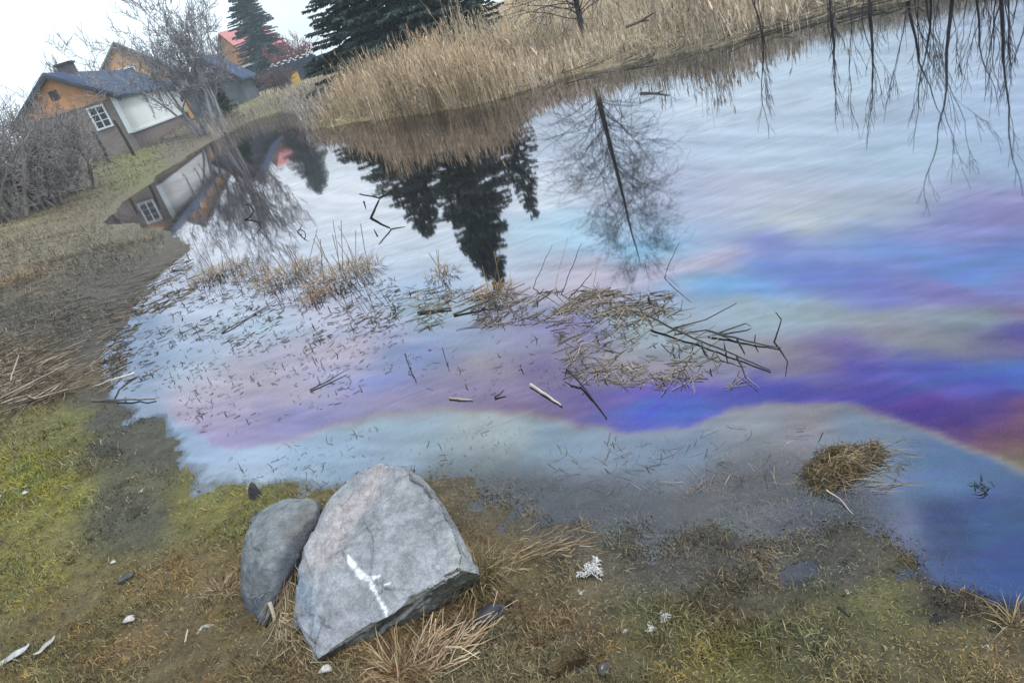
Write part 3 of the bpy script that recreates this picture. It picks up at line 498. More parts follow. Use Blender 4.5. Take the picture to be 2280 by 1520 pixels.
# ------------------------------------------------------------------ reeds and dead grass (nobody could count these)
def scatter(n, az0, az1, r0, r1):
    a = np.radians(rng.uniform(az0, az1, n)); r = np.exp(rng.uniform(math.log(r0), math.log(r1), n)); return r*np.sin(a), r*np.cos(a)
def stalks(ac, x, y, z, hgt, col, rad=.006, plume=True, leaves=2, leanm=.10):
    n = len(x); base = np.stack([x, y, z], 1); an = rng.uniform(0, 6.283, n); ln = np.abs(rng.normal(0, leanm, n))
    dv = np.stack([np.cos(an)*ln, np.sin(an)*ln, np.ones(n)], 1); top = base+dv*hgt[:, None]; mid = base+dv*hgt[:, None]*.55+rng.normal(0, .02, (n, 3))
    ac.tubes(np.stack([base, mid, top], 1), np.stack([np.full(n, rad), np.full(n, rad*.8), np.full(n, rad*.4)], 1), col, 3)
    for k in range(leaves):
        f = rng.uniform(.2, .85, n)[:, None]; p0 = base+(top-base)*f
        ac.blades(p0, rng.uniform(0, 6.283, n), hgt*rng.uniform(.15, .35, n), rng.uniform(.3, 1.1, n), rad*2.2, col*rng.uniform(.8, 1.25, (n, 1)), .6)
    if plume:
        k = rng.random(n) < .35; m = k.sum()
        if m: ac.blades(top[k]-UP*.05, rng.uniform(0, 6.283, m), rng.uniform(.12, .24, m), rng.uniform(.1, .7, m), rad*5, col[k]*np.array([.95, .85, .8]), .5)
x, y = scatter(72000, -11.5, 27, 11, 27); s = sdist(x, y); az = np.degrees(np.arctan2(x, y)); keep = (s > -.15+.9*fbm(x*.9, y*.9, 155, 3)) & (s < 5.5) & (fbm(x*1.7, y*1.7, 157, 3)+rng.uniform(-.3, .3, len(x)) > -.28) & (rng.random(len(x)) < np.where(az > 4, np.maximum(.62-.045*(az-4), .22), .8)*np.where(s < 3, 1, .45)) & (az > -9+rng.normal(0, .6, len(x)))
x, y, s, az = x[keep], y[keep], s[keep], az[keep]; z = np.maximum(terr(x, y), -.1)-.03
hh = rng.uniform(.55, 1.6, len(x))*(1-.58*sstep(1.5, 9, az))*(.78+.95*fbm(x*.7, y*.7, 101))*(.5+.5*sstep(-9, -4.5, az))*sstep(-1.2, 1.2, s+1)
cc = np.array([[.47, .365, .245]])*rng.uniform(.6, 1.35, (len(x), 1))*(1+.25*fbm(x*.5, y*.5, 111))[:, None]; k = sstep(4, 9, az)[:, None]; cc = cc*(1-k)+k*np.array([[.50, .41, .31]])*rng.uniform(.6, 1.4, (len(x), 1)); k = sstep(1.5, 4, s)[:, None]*.6; cc = cc*(1-k)+k*np.array([[.42, .36, .275]])*rng.uniform(.7, 1.3, (len(x), 1))
ac = Acc(); stalks(ac, x, y, z, hh, cc*(1+.55*fbm(x*1.3, y*1.3, 159, 3))[:, None], .007, leanm=.2); tag(ac.build('reed_bed', M_STRAW), 'dense golden brown reed bed along the far bank', 'reeds', kind='stuff')
# reed clump and sparse reeds on the right bank
x, y = scatter(5000, 13, 40, 10, 19); s = sdist(x, y); az = np.degrees(np.arctan2(x, y)); cl = np.exp(-((az-20.7)/1.2)**2)+.6*np.exp(-((az-17)/.8)**2)
keep = (s > -.1) & (s < 2.0) & (rng.random(len(x)) < .05+.7*cl); x, y, s, az, cl = x[keep], y[keep], s[keep], az[keep], cl[keep]
ac = Acc(); stalks(ac, x, y, terr(x, y)-.03, rng.uniform(.35, .8, len(x))+.75*cl*rng.uniform(.4, 1, len(x)), np.array([[.26, .21, .15]])*rng.uniform(.6, 1.4, (len(x), 1)), .0055, True, 2, .16)
tag(ac.build('reed_fringe', M_STRAW), 'sparse dead reeds along the right part of the far bank', 'reeds', kind='stuff')
# pale low reeds on the narrow far end of the pond
x, y = scatter(9000, -16, -6, 24, 48); s = sdist(x, y); keep = (s > -.5) & (s < 3.5); x, y = x[keep], y[keep]
ac = Acc(); stalks(ac, x, y, terr(x, y)-.03, rng.uniform(.3, .9, len(x)), np.array([[.40, .35, .30]])*rng.uniform(.5, 1.4, (len(x), 1)), .009, True, 1, .25)
tag(ac.build('pale_reeds', M_STRAW), 'pale low reeds fringing the narrow far end of the pond', 'reeds', kind='stuff')
# matted dead grass on the banks
def matted(name, label, n, az0, az1, r0, r1, cols, L, lean, wd, smin=-.1, smax=60, keepf=None):
    x, y = scatter(n, az0, az1, r0, r1); s = sdist(x, y); keep = (s > smin) & (s < smax)
    if keepf is not None: keep &= keepf(x, y, s)
    x, y = x[keep], y[keep]; z = terr(x, y); r = np.hypot(x, y); m = len(x)
    c = ground_col(np.stack([x, y, z], 1))*cols[0]; mixk = (rng.random(m) < cols[2])[:, None]; c = np.where(mixk, np.array(cols[1])*rng.uniform(.6, 1.3, (m, 1)), c*rng.uniform(.45, 1.75, (m, 1))*(1+.7*fbm(x*9, y*9, 141, 3))[:, None]*np.stack([1+.5*fbm(x*6, y*6, 143, 3), 1+.1*fbm(x*6, y*6, 145, 3), 1-.3*fbm(x*6, y*6, 143, 3)], 1))
    ac = Acc(); ac.blades(np.stack([x, y, z-.004], 1), rng.uniform(0, 6.283, m), L(r, m), rng.uniform(lean[0], lean[1], m), wd(r), c, .5)
    return tag(ac.build(name, M_GRASS), label, 'grass', kind='stuff')
matted('dead_grass', 'matted grey brown dead grass on the right hillside', 80000, -9, 48, 10.5, 55, (2.0, (.56, .49, .40), .6), lambda r, m: rng.uniform(.12, .62, m), (.15, 1.4), lambda r: .0005*r+.003, -.08)
matted('dead_grass', 'matted dead grass on the left bank up to the houses', 110000, -46, -9, 4.6, 55, (1.4, (.27, .235, .18), .14), lambda r, m: rng.uniform(.03, .10, m)*(.6+.05*r), (.4, 1.55), lambda r: .0004*r+.0025, .2, 60, lambda x, y, s: s > .35+1.5*fbm(x*.8, y*.8, 151, 4)+rng.uniform(-.7, .5, len(x)))
# short turf near the camera, drowned towards the pond
def turfk(x, y, s): return fbm(x*4, y*4, 131, 3)+.5*fbm(x*17, y*17, 137, 2)+rng.uniform(-.28, .28, len(x)) > -.12+.42*np.exp(-((s-.05)/.38)**2)
matted('turf_grass', 'short mossy turf on the near bank', 360000, -56, 52, .95, 6.5, (1.35, (.27, .215, .12), .14), lambda r, m: rng.uniform(.010, .048, m), (.35, 1.5), lambda r: np.full(len(r), .0022)+.0008*r, -.05, 60, turfk)
matted('turf_stubble', 'flat bits of moss and dead blades on the mud of the near bank', 120000, -45, 50, 1.0, 5.5, (1.6, (.20, .17, .12), .2), lambda r, m: rng.uniform(.008, .026, m), (1.1, 1.6), lambda r: np.full(len(r), .003)+.0006*r, -.8, 60, lambda x, y, s: terr(x, y) > -.042)
def drowned(x, y, s): return (terr(x, y) > -.050) & (fbm(x*5, y*5, 133, 3) > -.15) & (np.hypot(x, y) < 3.6)
matted('drowned_grass', 'flooded turf showing through the shallow water', 90000, -30, 50, 1.1, 3.6, (1.7, (.20, .16, .09), .15), lambda r, m: rng.uniform(.012, .042, m), (.5, 1.55), lambda r: np.full(len(r), .0035), -2.0, 0.0, drowned)
#PART3
# ------------------------------------------------------------------ boulders
def boulder(name, pts, label, bev, L, amp, colf, seed, cat='boulder'):
    pts = np.asarray(pts); c = pts.mean(0); c[2] = 0
    bm = bmesh.new()
    for q in pts: bm.verts.new(tuple(q-c))
    r = bmesh.ops.convex_hull(bm, input=bm.verts); bmesh.ops.delete(bm, geom=[v for v in bm.verts if not v.link_faces], context='VERTS')
    bmesh.ops.dissolve_limit(bm, angle_limit=math.radians(7), verts=bm.verts, edges=bm.edges)
    if bev: bmesh.ops.bevel(bm, geom=list(bm.edges), offset=bev, segments=2, affect='EDGES', profile=.5, clamp_overlap=True)
    bmesh.ops.triangulate(bm, faces=bm.faces)
    for _ in range(9):
        es = [e for e in bm.edges if e.calc_length() > L]
        if not es: break
        bmesh.ops.subdivide_edges(bm, edges=es, cuts=1); bmesh.ops.triangulate(bm, faces=[f for f in bm.faces if len(f.verts) > 3])
    for _ in range(2): bmesh.ops.smooth_vert(bm, verts=bm.verts, factor=.5, use_axis_x=True, use_axis_y=True, use_axis_z=True)
    bm.normal_update()
    for v in bm.verts:
        q = v.co*1.0+Vector((seed, 0, 0)); n = mnoise.fractal(q*3.2, .9, 2.1, 3)*1.1+mnoise.fractal(q*26, .7, 2.1, 3)*.12+(mnoise.cell(q*7+Vector((mnoise.noise(q*5)*.8, 0, mnoise.noise(q*6))))-.5)*.34+(mnoise.cell(q*17+Vector((0, mnoise.noise(q*9), 3)))-.5)*.14
        rdg = (1-abs(mnoise.noise(q*8+Vector((3, 1, 7)))))**6*.9
        v.co += v.normal*(amp*(n-rdg*.35))
    bm.normal_update()
    m = bpy.data.meshes.new(name); bm.to_mesh(m); n = len(m.vertices)
    co = np.zeros(n*3); m.vertices.foreach_get('co', co); co = co.reshape(-1, 3)+c; nr = np.array([v.normal[:] for v in m.vertices]); bm.free()
    cols = np.clip(colf(co, nr), 0.005, .9); a = m.color_attributes.new('Col', 'FLOAT_COLOR', 'POINT'); a.data.foreach_set('color', np.hstack([cols, np.ones((n, 1))]).astype(np.float32).ravel())
    m.polygons.foreach_set('use_smooth', np.ones(len(m.polygons), bool)); m.materials.append(M_ROCK)
    o = bpy.data.objects.new(name, m); o.location = c; COL.objects.link(o); return tag(o, label, cat)
def pdist(q, line):
    d = np.full(len(q), 1e9); wbest = np.zeros(len(q)); line = np.asarray(line, float)
    for a, b in zip(line[:-1], line[1:]):
        e = b[:2]-a[:2]; t = np.clip(((q-a[:2])@e)/(e@e), 0, 1); dd = np.linalg.norm(q-a[:2]-t[:, None]*e, axis=1); k = dd < d
        d = np.where(k, dd, d); wbest = np.where(k, a[2]+(b[2]-a[2])*t, wbest)
    return d, wbest
def col_big(co, nr):
    q = proj(co); n = len(co); q = q+np.stack([10*fbm(co[:, 0]*25, co[:, 1]*25+co[:, 2]*20, 201), 10*fbm(co[:, 0]*25, co[:, 1]*25+co[:, 2]*20, 203)], 1)
    big = fbm(co[:, 0]*7, (co[:, 1]+co[:, 2])*7, 205); fine = fbm(co[:, 0]*60, (co[:, 1]+co[:, 2])*60, 207, 3)
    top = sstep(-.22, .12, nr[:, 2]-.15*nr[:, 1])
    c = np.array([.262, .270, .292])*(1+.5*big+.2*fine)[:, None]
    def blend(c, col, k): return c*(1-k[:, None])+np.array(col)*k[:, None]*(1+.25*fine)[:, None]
    pd, wd = pdist(q, [(845, 1040, 22), (820, 1100, 24), (760, 1150, 40), (735, 1200, 42), (715, 1240, 40)]); c = blend(c, (.41, .355, .35), np.clip(1.25-pd/wd, 0, 1)*.65*top)          # pinkish vein
    pd, wd = pdist(q, [(665, 1290, 18), (690, 1340, 22), (700, 1400, 18)]); c = blend(c, (.16, .215, .27), np.clip(1.2-pd/np.maximum(wd, 1), 0, 1)*.8*top)   # blue grey patch
    pd, wd = pdist(q, [(700, 1270, 4), (698, 1330, 5), (705, 1400, 3)]); c = blend(c, (.33, .38, .42), np.clip(1.3-pd/wd, 0, 1)*.5*top)
    pd, wd = pdist(q, [(1000, 1200, 14), (1020, 1250, 14), (1000, 1290, 10)]); c = blend(c, (.34, .36, .33), np.clip(1.2-pd/wd, 0, 1)*.6*top)
    pd, wd = pdist(q, [(722, 1410, 60), (770, 1400, 50), (700, 1450, 40)]); c = blend(c, (.31, .30, .34), np.clip(1.2-pd/wd, 0, 1)*.4*top)
    c = c*top[:, None]+(1-top[:, None])*np.array([.10, .098, .082])*(1+.5*big+.4*fine)[:, None]  # undersides darker: mossy olive with the shade put into the colour
    for ln in ([(775, 1232, 3), (783, 1252, 8), (800, 1275, 9), (822, 1290, 6), (828, 1310, 3), (845, 1335, 4), (855, 1360, 4), (862, 1378, 2)], [(818, 1290, 4), (842, 1283, 3)], [(856, 1302, 3), (868, 1297, 3)]):
        pd, wd = pdist(q, ln); c = blend(c, (.74, .75, .77), np.clip(sstep(1.25, .6, pd/wd)*(1.0+.9*fine), 0, 1)*top)        # white streak
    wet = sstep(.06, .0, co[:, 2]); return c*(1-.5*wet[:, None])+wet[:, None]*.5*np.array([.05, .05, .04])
zt = lambda lst: [P(a, b, z) for a, b, z in lst]
top_ = zt([(845, 1022, .37), (905, 1040, .37), (950, 1075, .345), (1000, 1155, .29), (1030, 1225, .245), (1026, 1272, .22), (940, 1322, .175), (850, 1382, .145), (705, 1470, .105), (668, 1400, .12), (662, 1330, .15), (672, 1245, .205), (725, 1135, .29), (785, 1040, .355), (812, 1165, .305), (775, 1235, .262), (905, 1270, .232), (955, 1180, .285)])
low_ = zt([(1080, 1282, .12), (975, 1095, .16), (1070, 1320, .0), (1000, 1370, -.05), (900, 1430, -.05), (765, 1498, -.05), (700, 1480, .05), (690, 1450, -.05), (640, 1330, -.05), (690, 1180, -.05), (800, 1090, -.05), (930, 1075, -.05), (1050, 1240, -.05)])
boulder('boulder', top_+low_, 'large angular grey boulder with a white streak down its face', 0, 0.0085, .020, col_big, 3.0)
def col_small(co, nr):
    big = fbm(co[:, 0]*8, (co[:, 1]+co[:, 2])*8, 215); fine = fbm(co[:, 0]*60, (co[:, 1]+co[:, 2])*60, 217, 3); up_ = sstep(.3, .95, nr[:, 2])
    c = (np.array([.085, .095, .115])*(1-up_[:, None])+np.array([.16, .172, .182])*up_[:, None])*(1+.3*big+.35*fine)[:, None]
    q = proj(co); pd, wd = pdist(q, [(690, 1130, 30), (650, 1190, 26)]); k = np.clip(1.1-pd/wd, 0, 1)*.5; return c*(1-k[:, None])+k[:, None]*np.array([.10, .085, .07])
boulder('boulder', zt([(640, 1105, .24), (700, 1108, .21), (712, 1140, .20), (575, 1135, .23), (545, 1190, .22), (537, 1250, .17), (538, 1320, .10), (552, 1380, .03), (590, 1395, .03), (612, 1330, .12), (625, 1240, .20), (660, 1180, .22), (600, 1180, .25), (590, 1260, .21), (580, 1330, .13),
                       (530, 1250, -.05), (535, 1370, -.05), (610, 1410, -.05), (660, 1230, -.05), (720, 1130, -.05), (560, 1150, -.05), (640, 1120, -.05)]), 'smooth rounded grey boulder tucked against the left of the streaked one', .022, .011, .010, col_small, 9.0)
def col_dark(co, nr): f = fbm(co[:, 0]*60, (co[:, 1]+co[:, 2])*60, 227, 3); return np.array([.035, .037, .042])*(1+.5*f)[:, None]
pb = P(571, 1108)
boulder('stone', [pb+np.array(q) for q in ((-.045, 0, -.02), (.04, 0, -.02), (.0, .05, -.02), (.0, -.04, -.02), (-.03, 0, .06), (.03, 0, .085), (.005, .03, .09), (.02, -.025, .05))], 'small black stone at the water edge behind the rounded boulder', .01, .014, .006, col_dark, 4.0, 'stone')
def col_pale(co, nr): f = fbm(co[:, 0]*80, (co[:, 1]+co[:, 2])*80, 237, 3); return np.array([.34, .34, .33])*(1+.5*f)[:, None]
pb = P(452, 1430, .03)
boulder('stone', [pb+np.array(q) for q in ((-.055, -.06, -.05), (.03, -.05, -.05), (.07, .05, -.05), (-.01, .07, -.05), (-.05, -.055, .005), (.02, -.05, .0), (.06, .045, .035), (-.005, .06, .035), (-.035, .0, .03))], 'flat pale grey stone with a dark edge on the turf', .004, .012, .006, col_pale, 6.0, 'stone')
for k, (px, py, sz, lb) in enumerate(((735, 1508, .035, 'white pebble at the foot of the big boulder, bottom picture edge'), (300, 1395, .035, 'pale cream pebble with a stalk beside it on the left turf'), (255, 1257, .022, 'small pale pebble beside the muddy rut'), (65, 1112, .028, 'pale pebble on the turf near the left picture edge, the right one of two'), (5, 1118, .03, 'pale pebble on the turf right at the left picture edge'))):
    pb = P(px, py, .03); pb[2] = T1(pb)+.004
    boulder('pebble', [pb+sz*np.array(q) for q in ((-1, -.3, 0), (.9, -.5, 0), (.5, .8, 0), (-.5, .7, 0), (-.5, -.2, .6), (.5, 0, .7), (0, .4, .6), (.1, -.6, .4))], lb, .004, .012, .004, lambda co, nr: np.tile(np.array([.50, .47, .44]), (len(co), 1)), 5.0+k, 'pebble')

# ------------------------------------------------------------------ tussocks
def tussock(name, pos, n, rad, L, lean, col, label, wd=.003, kind=None, cat='tussock', group=None, bias=None, stems=0, sl_=.4, zmax=.03):
    pos = np.asarray(pos, float); a = rng.uniform(0, 6.283, n); rr = rad*np.sqrt(rng.random(n)); x = pos[0]+rr*np.cos(a); y = pos[1]+rr*np.sin(a); z = np.maximum(terr(x, y), 0)+rng.uniform(-.005, zmax, n)
    az = a+rng.normal(0, .7, n) if bias is None else bias+rng.normal(0, .6, n)
    ac = Acc(); c = np.array(col)[rng.integers(0, len(col), n)]*rng.uniform(.6, 1.35, (n, 1))
    ac.blades(np.stack([x, y, z], 1), az, rng.uniform(L[0], L[1], n), rng.uniform(lean[0], lean[1], n), wd, c, .5)
    if stems:
        m = stems; a = rng.uniform(0, 6.283, m); b_ = np.stack([pos[0]+rad*.8*np.cos(a)*rng.random(m), pos[1]+rad*.6*np.sin(a)*rng.random(m), np.zeros(m)], 1); d_ = np.stack([rng.normal(.12, .25, m), rng.normal(0, .2, m), np.ones(m)], 1)
        hgt = rng.uniform(.5, 1, m)*sl_; ac.tubes(np.stack([b_, b_+d_*hgt[:, None]*.5, b_+d_*hgt[:, None]+rng.normal(0, .01, (m, 3))], 1), np.full((m, 3), wd*.6), np.array(col)[rng.integers(0, len(col), m)]*.9, 3)
    o = ac.build(name, M_STRAW)
    return tag(o, label, cat, group, kind)
STR = [(.30, .22, .12), (.24, .16, .085), (.36, .28, .17), (.17, .11, .06)]; BRN = [(.20, .125, .06), (.13, .085, .045), (.26, .18, .10)]; GRN = [(.10, .105, .035), (.16, .12, .055), (.07, .065, .03), (.23, .18, .10)]
def strand_bundle(pts, n, spread, L, col, label, wd=.003, zk=1.0):
    pts = [np.asarray(q) for q in pts]; m = n; u = rng.uniform(0, len(pts)-1.001, m); k = u.astype(int); A = np.array(pts); pos = A[k]+(A[k+1]-A[k])*(u-k)[:, None]; dr = (A[k+1]-A[k]); dr /= np.linalg.norm(dr, axis=1, keepdims=True)
    pos = pos+rng.normal(0, spread, (m, 3)); pos[:, 2] = np.maximum(pos[:, 2], terr(pos[:, 0], pos[:, 1])); d2 = dr+rng.normal(0, .38, (m, 3))*np.array([1, 1, zk]); d2 /= np.linalg.norm(d2, axis=1, keepdims=True); ln = rng.uniform(L[0], L[1], m)[:, None]
    mid = pos+d2*ln*.5+rng.normal(0, .006, (m, 3)); end = pos+d2*ln+rng.normal(0, .012, (m, 3)); ac = Acc(); c = np.array(col)[rng.integers(0, len(col), m)]*rng.uniform(.6, 1.25, (m, 1))
    ac.tubes(np.stack([pos, mid, end], 1), np.full((m, 3), wd*.5)*np.array([[1, .9, .6]]), c, 3); return tag(ac.build('straw_tuft', M_STRAW), label, 'straw')
PST = [(.46, .37, .25), (.36, .27, .16), (.52, .43, .32), (.26, .18, .10)]
strand_bundle([P(690, 1185, .17), P(650, 1240, .13), P(632, 1300, .10), P(625, 1370, .06), P(640, 1420, .04)], 380, .012, (.05, .15), PST, 'pale straw wedged between the two boulders')
strand_bundle([P(640, 1380, .06), P(660, 1420, .05), P(690, 1470, .05)], 160, .014, (.05, .14), PST, 'pale straw spilling out under the left tip of the streaked boulder')
strand_bundle([P(900, 1520, .03), P(945, 1470, .05), P(955, 1420, .09)], 60, .022, (.05, .13), [(.50, .36, .22), (.36, .23, .13), (.56, .45, .32)], 'spiky tan grass tuft in front of the streaked boulder', .0034)
strand_bundle([P(940, 1500, .03), P(1000, 1450, .05), P(1060, 1420, .05)], 120, .028, (.04, .13), [(.44, .30, .18), (.30, .19, .11), (.50, .40, .28)], 'tangled tan grass right of the spiky tuft below the boulder', .0032, zk=.5)
tussock('straw_tuft', P(905, 1512, .02), 260, .08, (.05, .13), (.8, 1.6), BRN+STR, 'flattened brown grass at the bottom edge below the boulder', .003)
tussock('straw_tuft', P(505, 1330, .02), 220, .08, (.03, .09), (1.2, 1.65), STR+BRN, 'dry tan grass tuft left of the rounded boulder', .003)
strand_bundle([P(1085, 1262, .04), P(1150, 1235, .05), P(1215, 1222, .04), P(1300, 1205, .03)], 130, .032, (.03, .10), STR+BRN, 'flattened tan grass right of the streaked boulder', .0028, zk=.15)
def hummock():
    n = 1500; a = rng.uniform(0, 6.283, n); lob = .10*(1+.28*np.sin(2*a+1)+.2*np.sin(3*a+2.3)+.12*np.sin(5*a)); r = lob*np.sqrt(rng.random(n)); x, y = HUM[0]+1.15*r*np.cos(a), HUM[1]+.9*r*np.sin(a); z = np.maximum(terr(x, y), 0)+rng.uniform(0, .014, n)
    p0 = np.stack([x, y, z], 1); d_ = rng.normal(0, 1, (n, 3))*np.array([1, .8, .22])+np.array([.35, .1, 0]); d_ /= np.linalg.norm(d_, axis=1, keepdims=True); ln = rng.uniform(.015, .06, n)[:, None]; ac = Acc(); cs = BRN+[(.10, .085, .045), (.06, .05, .03), (.22, .18, .12), (.05, .045, .025)]; c = np.array(cs)[rng.integers(0, len(cs), n)]*rng.uniform(.6, 1.3, (n, 1))
    ac.tubes(np.stack([p0, p0+d_*ln*.5+np.array([0, 0, .004]), p0+d_*ln-np.array([0, 0, .006])], 1), np.full((n, 3), .0014)*np.array([[1, .9, .5]]), c, 3)
    m = 46; st = np.array([P(rng.uniform(1840, 1960), rng.uniform(985, 1095), .006) for _ in range(m)]); en = np.array([st[k]+np.array([rng.uniform(.06, .2), rng.uniform(-.10, -.02), 0]) for k in range(m)]); en[:, 2] = -.001; en = en+rng.normal(0, .03, (m, 3))*np.array([1, 1, 0]); mid = (st+en)/2+rng.normal(0, .014, (m, 3))*np.array([1, 1, 0])+np.array([0, .012, 0]); mid[:, 2] = .0005
    ac.tubes(np.stack([st, mid, en], 1), np.full((m, 3), .0010), np.array([[.22, .18, .12]])*rng.uniform(.5, 1.4, (m, 1)), 3)
    return tag(ac.build('grass_hummock', M_STRAW), 'low olive brown grass hummock rising out of the water at right', 'tussock')
hummock()
tussock('straw_tuft', P(1075, 1300, .02), 350, .08, (.06, .16), (.6, 1.5), GRN+STR, 'olive grass at the right foot of the streaked boulder', .003)
tussock('straw_tuft', P(2255, 1400, .0), 26, .022, (.06, .15), (.5, 1.3), STR, 'few pale grass stems at the right picture edge', .003)
# tussocks standing in the shallows
for k, (px, py, n, rd, L, lb) in enumerate(((490, 608, 900, .34, .28, 'leftmost brown sedge tussock standing in the shallows'), (640, 615, 1000, .34, .30, 'brown sedge tussock in the middle of the row in the shallows'), (765, 618, 1000, .36, .34, 'brown sedge tussock with the longest upright stems in the shallows'), (985, 612, 240, .14, .18, 'small brown sedge tuft close to the mirrored spruce tip'), (1100, 655, 260, .13, .26, 'brown sedge tuft right where the mirrored spruce ends'), (700, 668, 520, .15, .10, 'low flattened sedge tuft nearer than the row in the shallows'), (60, 680, 900, .45, .42, 'rusty dead sedge tussock on the left bank beside a slanting stick'), (560, 610, 300, .2, .2, 'thin sedge tuft between the two left tussocks in the shallows'))):
    tussock('sedge_tussock', P(px, py), int(n*.62), rd*1.05, (L*.15, L*.55), (.6, 1.65), [(.26, .165, .085), (.19, .115, .06), (.32, .24, .15)], lb, .005, group='sedge tussocks', stems=int(n/70), sl_=L*1.45)

for k, (px, py, lb) in enumerate(((215, 560, 'small grey grass tuft on the left mud bank, nearest the pond corner'), (130, 600, 'low dead grass tuft in the middle of the left mud bank'), (30, 560, 'low dead grass tuft at the left picture edge above the rusty tussock'), (170, 520, 'pale grass tuft on the left bank below the shrubs'), (290, 540, 'flat dead grass tuft by the left pond corner'))):
    tussock('dead_grass_tuft', P(px, py, .15), 260, .42, (.06, .26), (.5, 1.6), [(.20, .17, .12), (.13, .11, .08), (.28, .24, .17)], lb, .006, group='dead grass tufts on the left bank')
# ------------------------------------------------------------------ floating and lying litter
def lying(n, pxpoly_fn, L, rad, cols, zf, azc=None, azs=3, curve=.06):
    pts = pxpoly_fn(n); m = len(pts); az = rng.uniform(0, 6.283, m) if azc is None else azc+rng.normal(0, azs, m)
    ln = rng.uniform(L[0], L[1], m); d_ = np.stack([np.cos(az), np.sin(az), np.zeros(m)], 1); sd = np.stack([-np.sin(az), np.cos(az), np.zeros(m)], 1)
    a = pts-d_*ln[:, None]/2; b_ = pts+d_*ln[:, None]/2; mid = pts+sd*(rng.normal(0, curve, m)*ln)[:, None]
    z = zf(m); a[:, 2] = z+rng.normal(0, .1, m)*ln*.25; b_[:, 2] = z-rng.normal(0, .1, m)*ln*.25; mid[:, 2] = z+.002
    P3 = np.stack([a, mid, b_], 1); P3[:, :, 2] = np.maximum(P3[:, :, 2], terr(P3[:, :, 0].ravel(), P3[:, :, 1].ravel()).reshape(P3.shape[:2])+rad)
    return P3, np.array(cols)[rng.integers(0, len(cols), m)]*rng.uniform(.6, 1.3, (m, 1))
def inpoly(poly):
    poly = np.array(poly, float); lo, hi = poly.min(0), poly.max(0)
    def f(n):
        q = rng.uniform(lo, hi, (n*3, 2)); ins = np.zeros(len(q), bool)
        for (ax, ay), (bx, by) in zip(poly, np.roll(poly, -1, 0)):
            c = ((ay > q[:, 1]) != (by > q[:, 1])); ins ^= c & (q[:, 0] < ax+(q[:, 1]-ay)*(bx-ax)/(by-ay if by != ay else 1e-9))
        return np.array([P(*k) for k in q[ins][:n]])
    return f
DRK = [(.055, .045, .04), (.09, .07, .05), (.13, .10, .07)]; PAL = [(.26, .21, .15), (.34, .29, .23), (.17, .13, .09)]
ac = Acc()
surf = lambda m: rng.uniform(.001, .006, m)
for n, poly_, L, rad, cols in ((2000, [(230, 760), (330, 640), (450, 600), (880, 620), (900, 720), (700, 780), (420, 760), (280, 900)], (.02, .10), .004, DRK),
                               (800, [(380, 780), (900, 720), (960, 780), (760, 900), (480, 980), (330, 880)], (.012, .05), .003, DRK),
                               (800, [(900, 640), (1450, 650), (1500, 700), (1200, 720), (940, 740)], (.03, .26), .004, DRK+PAL),
                               (800, [(1200, 650), (1480, 640), (1700, 850), (1560, 860), (1280, 850)], (.03, .20), .0035, DRK+PAL),
                               (130, [(1260, 760), (1560, 820), (1690, 860), (1500, 870), (1300, 850)], (.03, .14), .003, PAL),
                               (120, [(900, 760), (1260, 740), (1300, 880), (850, 900)], (.01, .06), .0025, DRK),
                               (260, [(500, 1000), (860, 950), (1100, 940), (1000, 1060), (700, 1080), (520, 1090)], (.01, .05), .0022, DRK),
                               (1100, [(180, 860), (230, 740), (330, 620), (420, 560), (440, 640), (300, 740), (260, 880)], (.04, .22), .006, DRK+PAL[:1]),
                               (240, [(1150, 980), (1700, 940), (2050, 980), (2000, 1080), (1300, 1100)], (.02, .10), .0018, PAL+DRK)):
    p3, cl = lying(n, inpoly(poly_), L, rad, cols, surf); kp = fbm(p3[:, 1, 0]*3.3, p3[:, 1, 1]*3.3, 301, 3)+.35*fbm(p3[:, 1, 0]*11, p3[:, 1, 1]*11, 305, 2) > rng.uniform(-.35, .2, len(p3)); p3, cl = p3[kp], cl[kp]; p3[:, :, 2] -= rad*.5; ac.tubes(p3, rad*rng.uniform(.25, .7, (len(p3), 1))*np.array([[1, .9, .6]]), cl, 4)
    k = rng.random(len(p3)) < .12; m = int(k.sum())
    if m: ac.blades(p3[k, 1], rng.uniform(0, 6.283, m), rng.uniform(.02, .06, m), rng.uniform(.1, 1.2, m), rad*2.5, cl[k], .5)
tag(ac.build('floating_litter', M_STRAW), 'broken reed bits floating on the shallows', 'litter', kind='stuff')
# heap of dead reed stalks at the left edge
ac = Acc(); fn = inpoly([(-60, 800), (110, 780), (170, 850), (160, 895), (90, 915), (0, 950), (-60, 970)])
p3, cl = lying(520, fn, (.12, .75), .006, [(.14, .105, .07), (.20, .155, .11), (.08, .06, .04), (.07, .05, .035), (.30, .25, .20)], lambda m: rng.uniform(.0, .13, m), .3, .95, .09)
ac.tubes(p3, rng.uniform(.0025, .006, (len(p3), 1))*np.array([[1, .9, .6]]), cl, 4); tag(ac.build('reed_heap', M_STRAW), 'heap of washed up dead reed stalks at the left edge', 'litter', kind='stuff')
ac = Acc(); fn = inpoly([(-60, 560), (250, 540), (330, 620), (230, 760), (120, 780), (-60, 760)])
p3, cl = lying(420, fn, (.06, .5), .006, [(.12, .10, .08), (.18, .15, .12), (.06, .05, .04)], lambda m: rng.uniform(.0, .03, m), .35, .7, .05)
ac.tubes(p3, rng.uniform(.002, .005, (len(p3), 1))*np.ones((1, 3)), cl, 4); tag(ac.build('bank_litter', M_STRAW), 'dead stalks lying flat over the left mud bank', 'litter', kind='stuff')
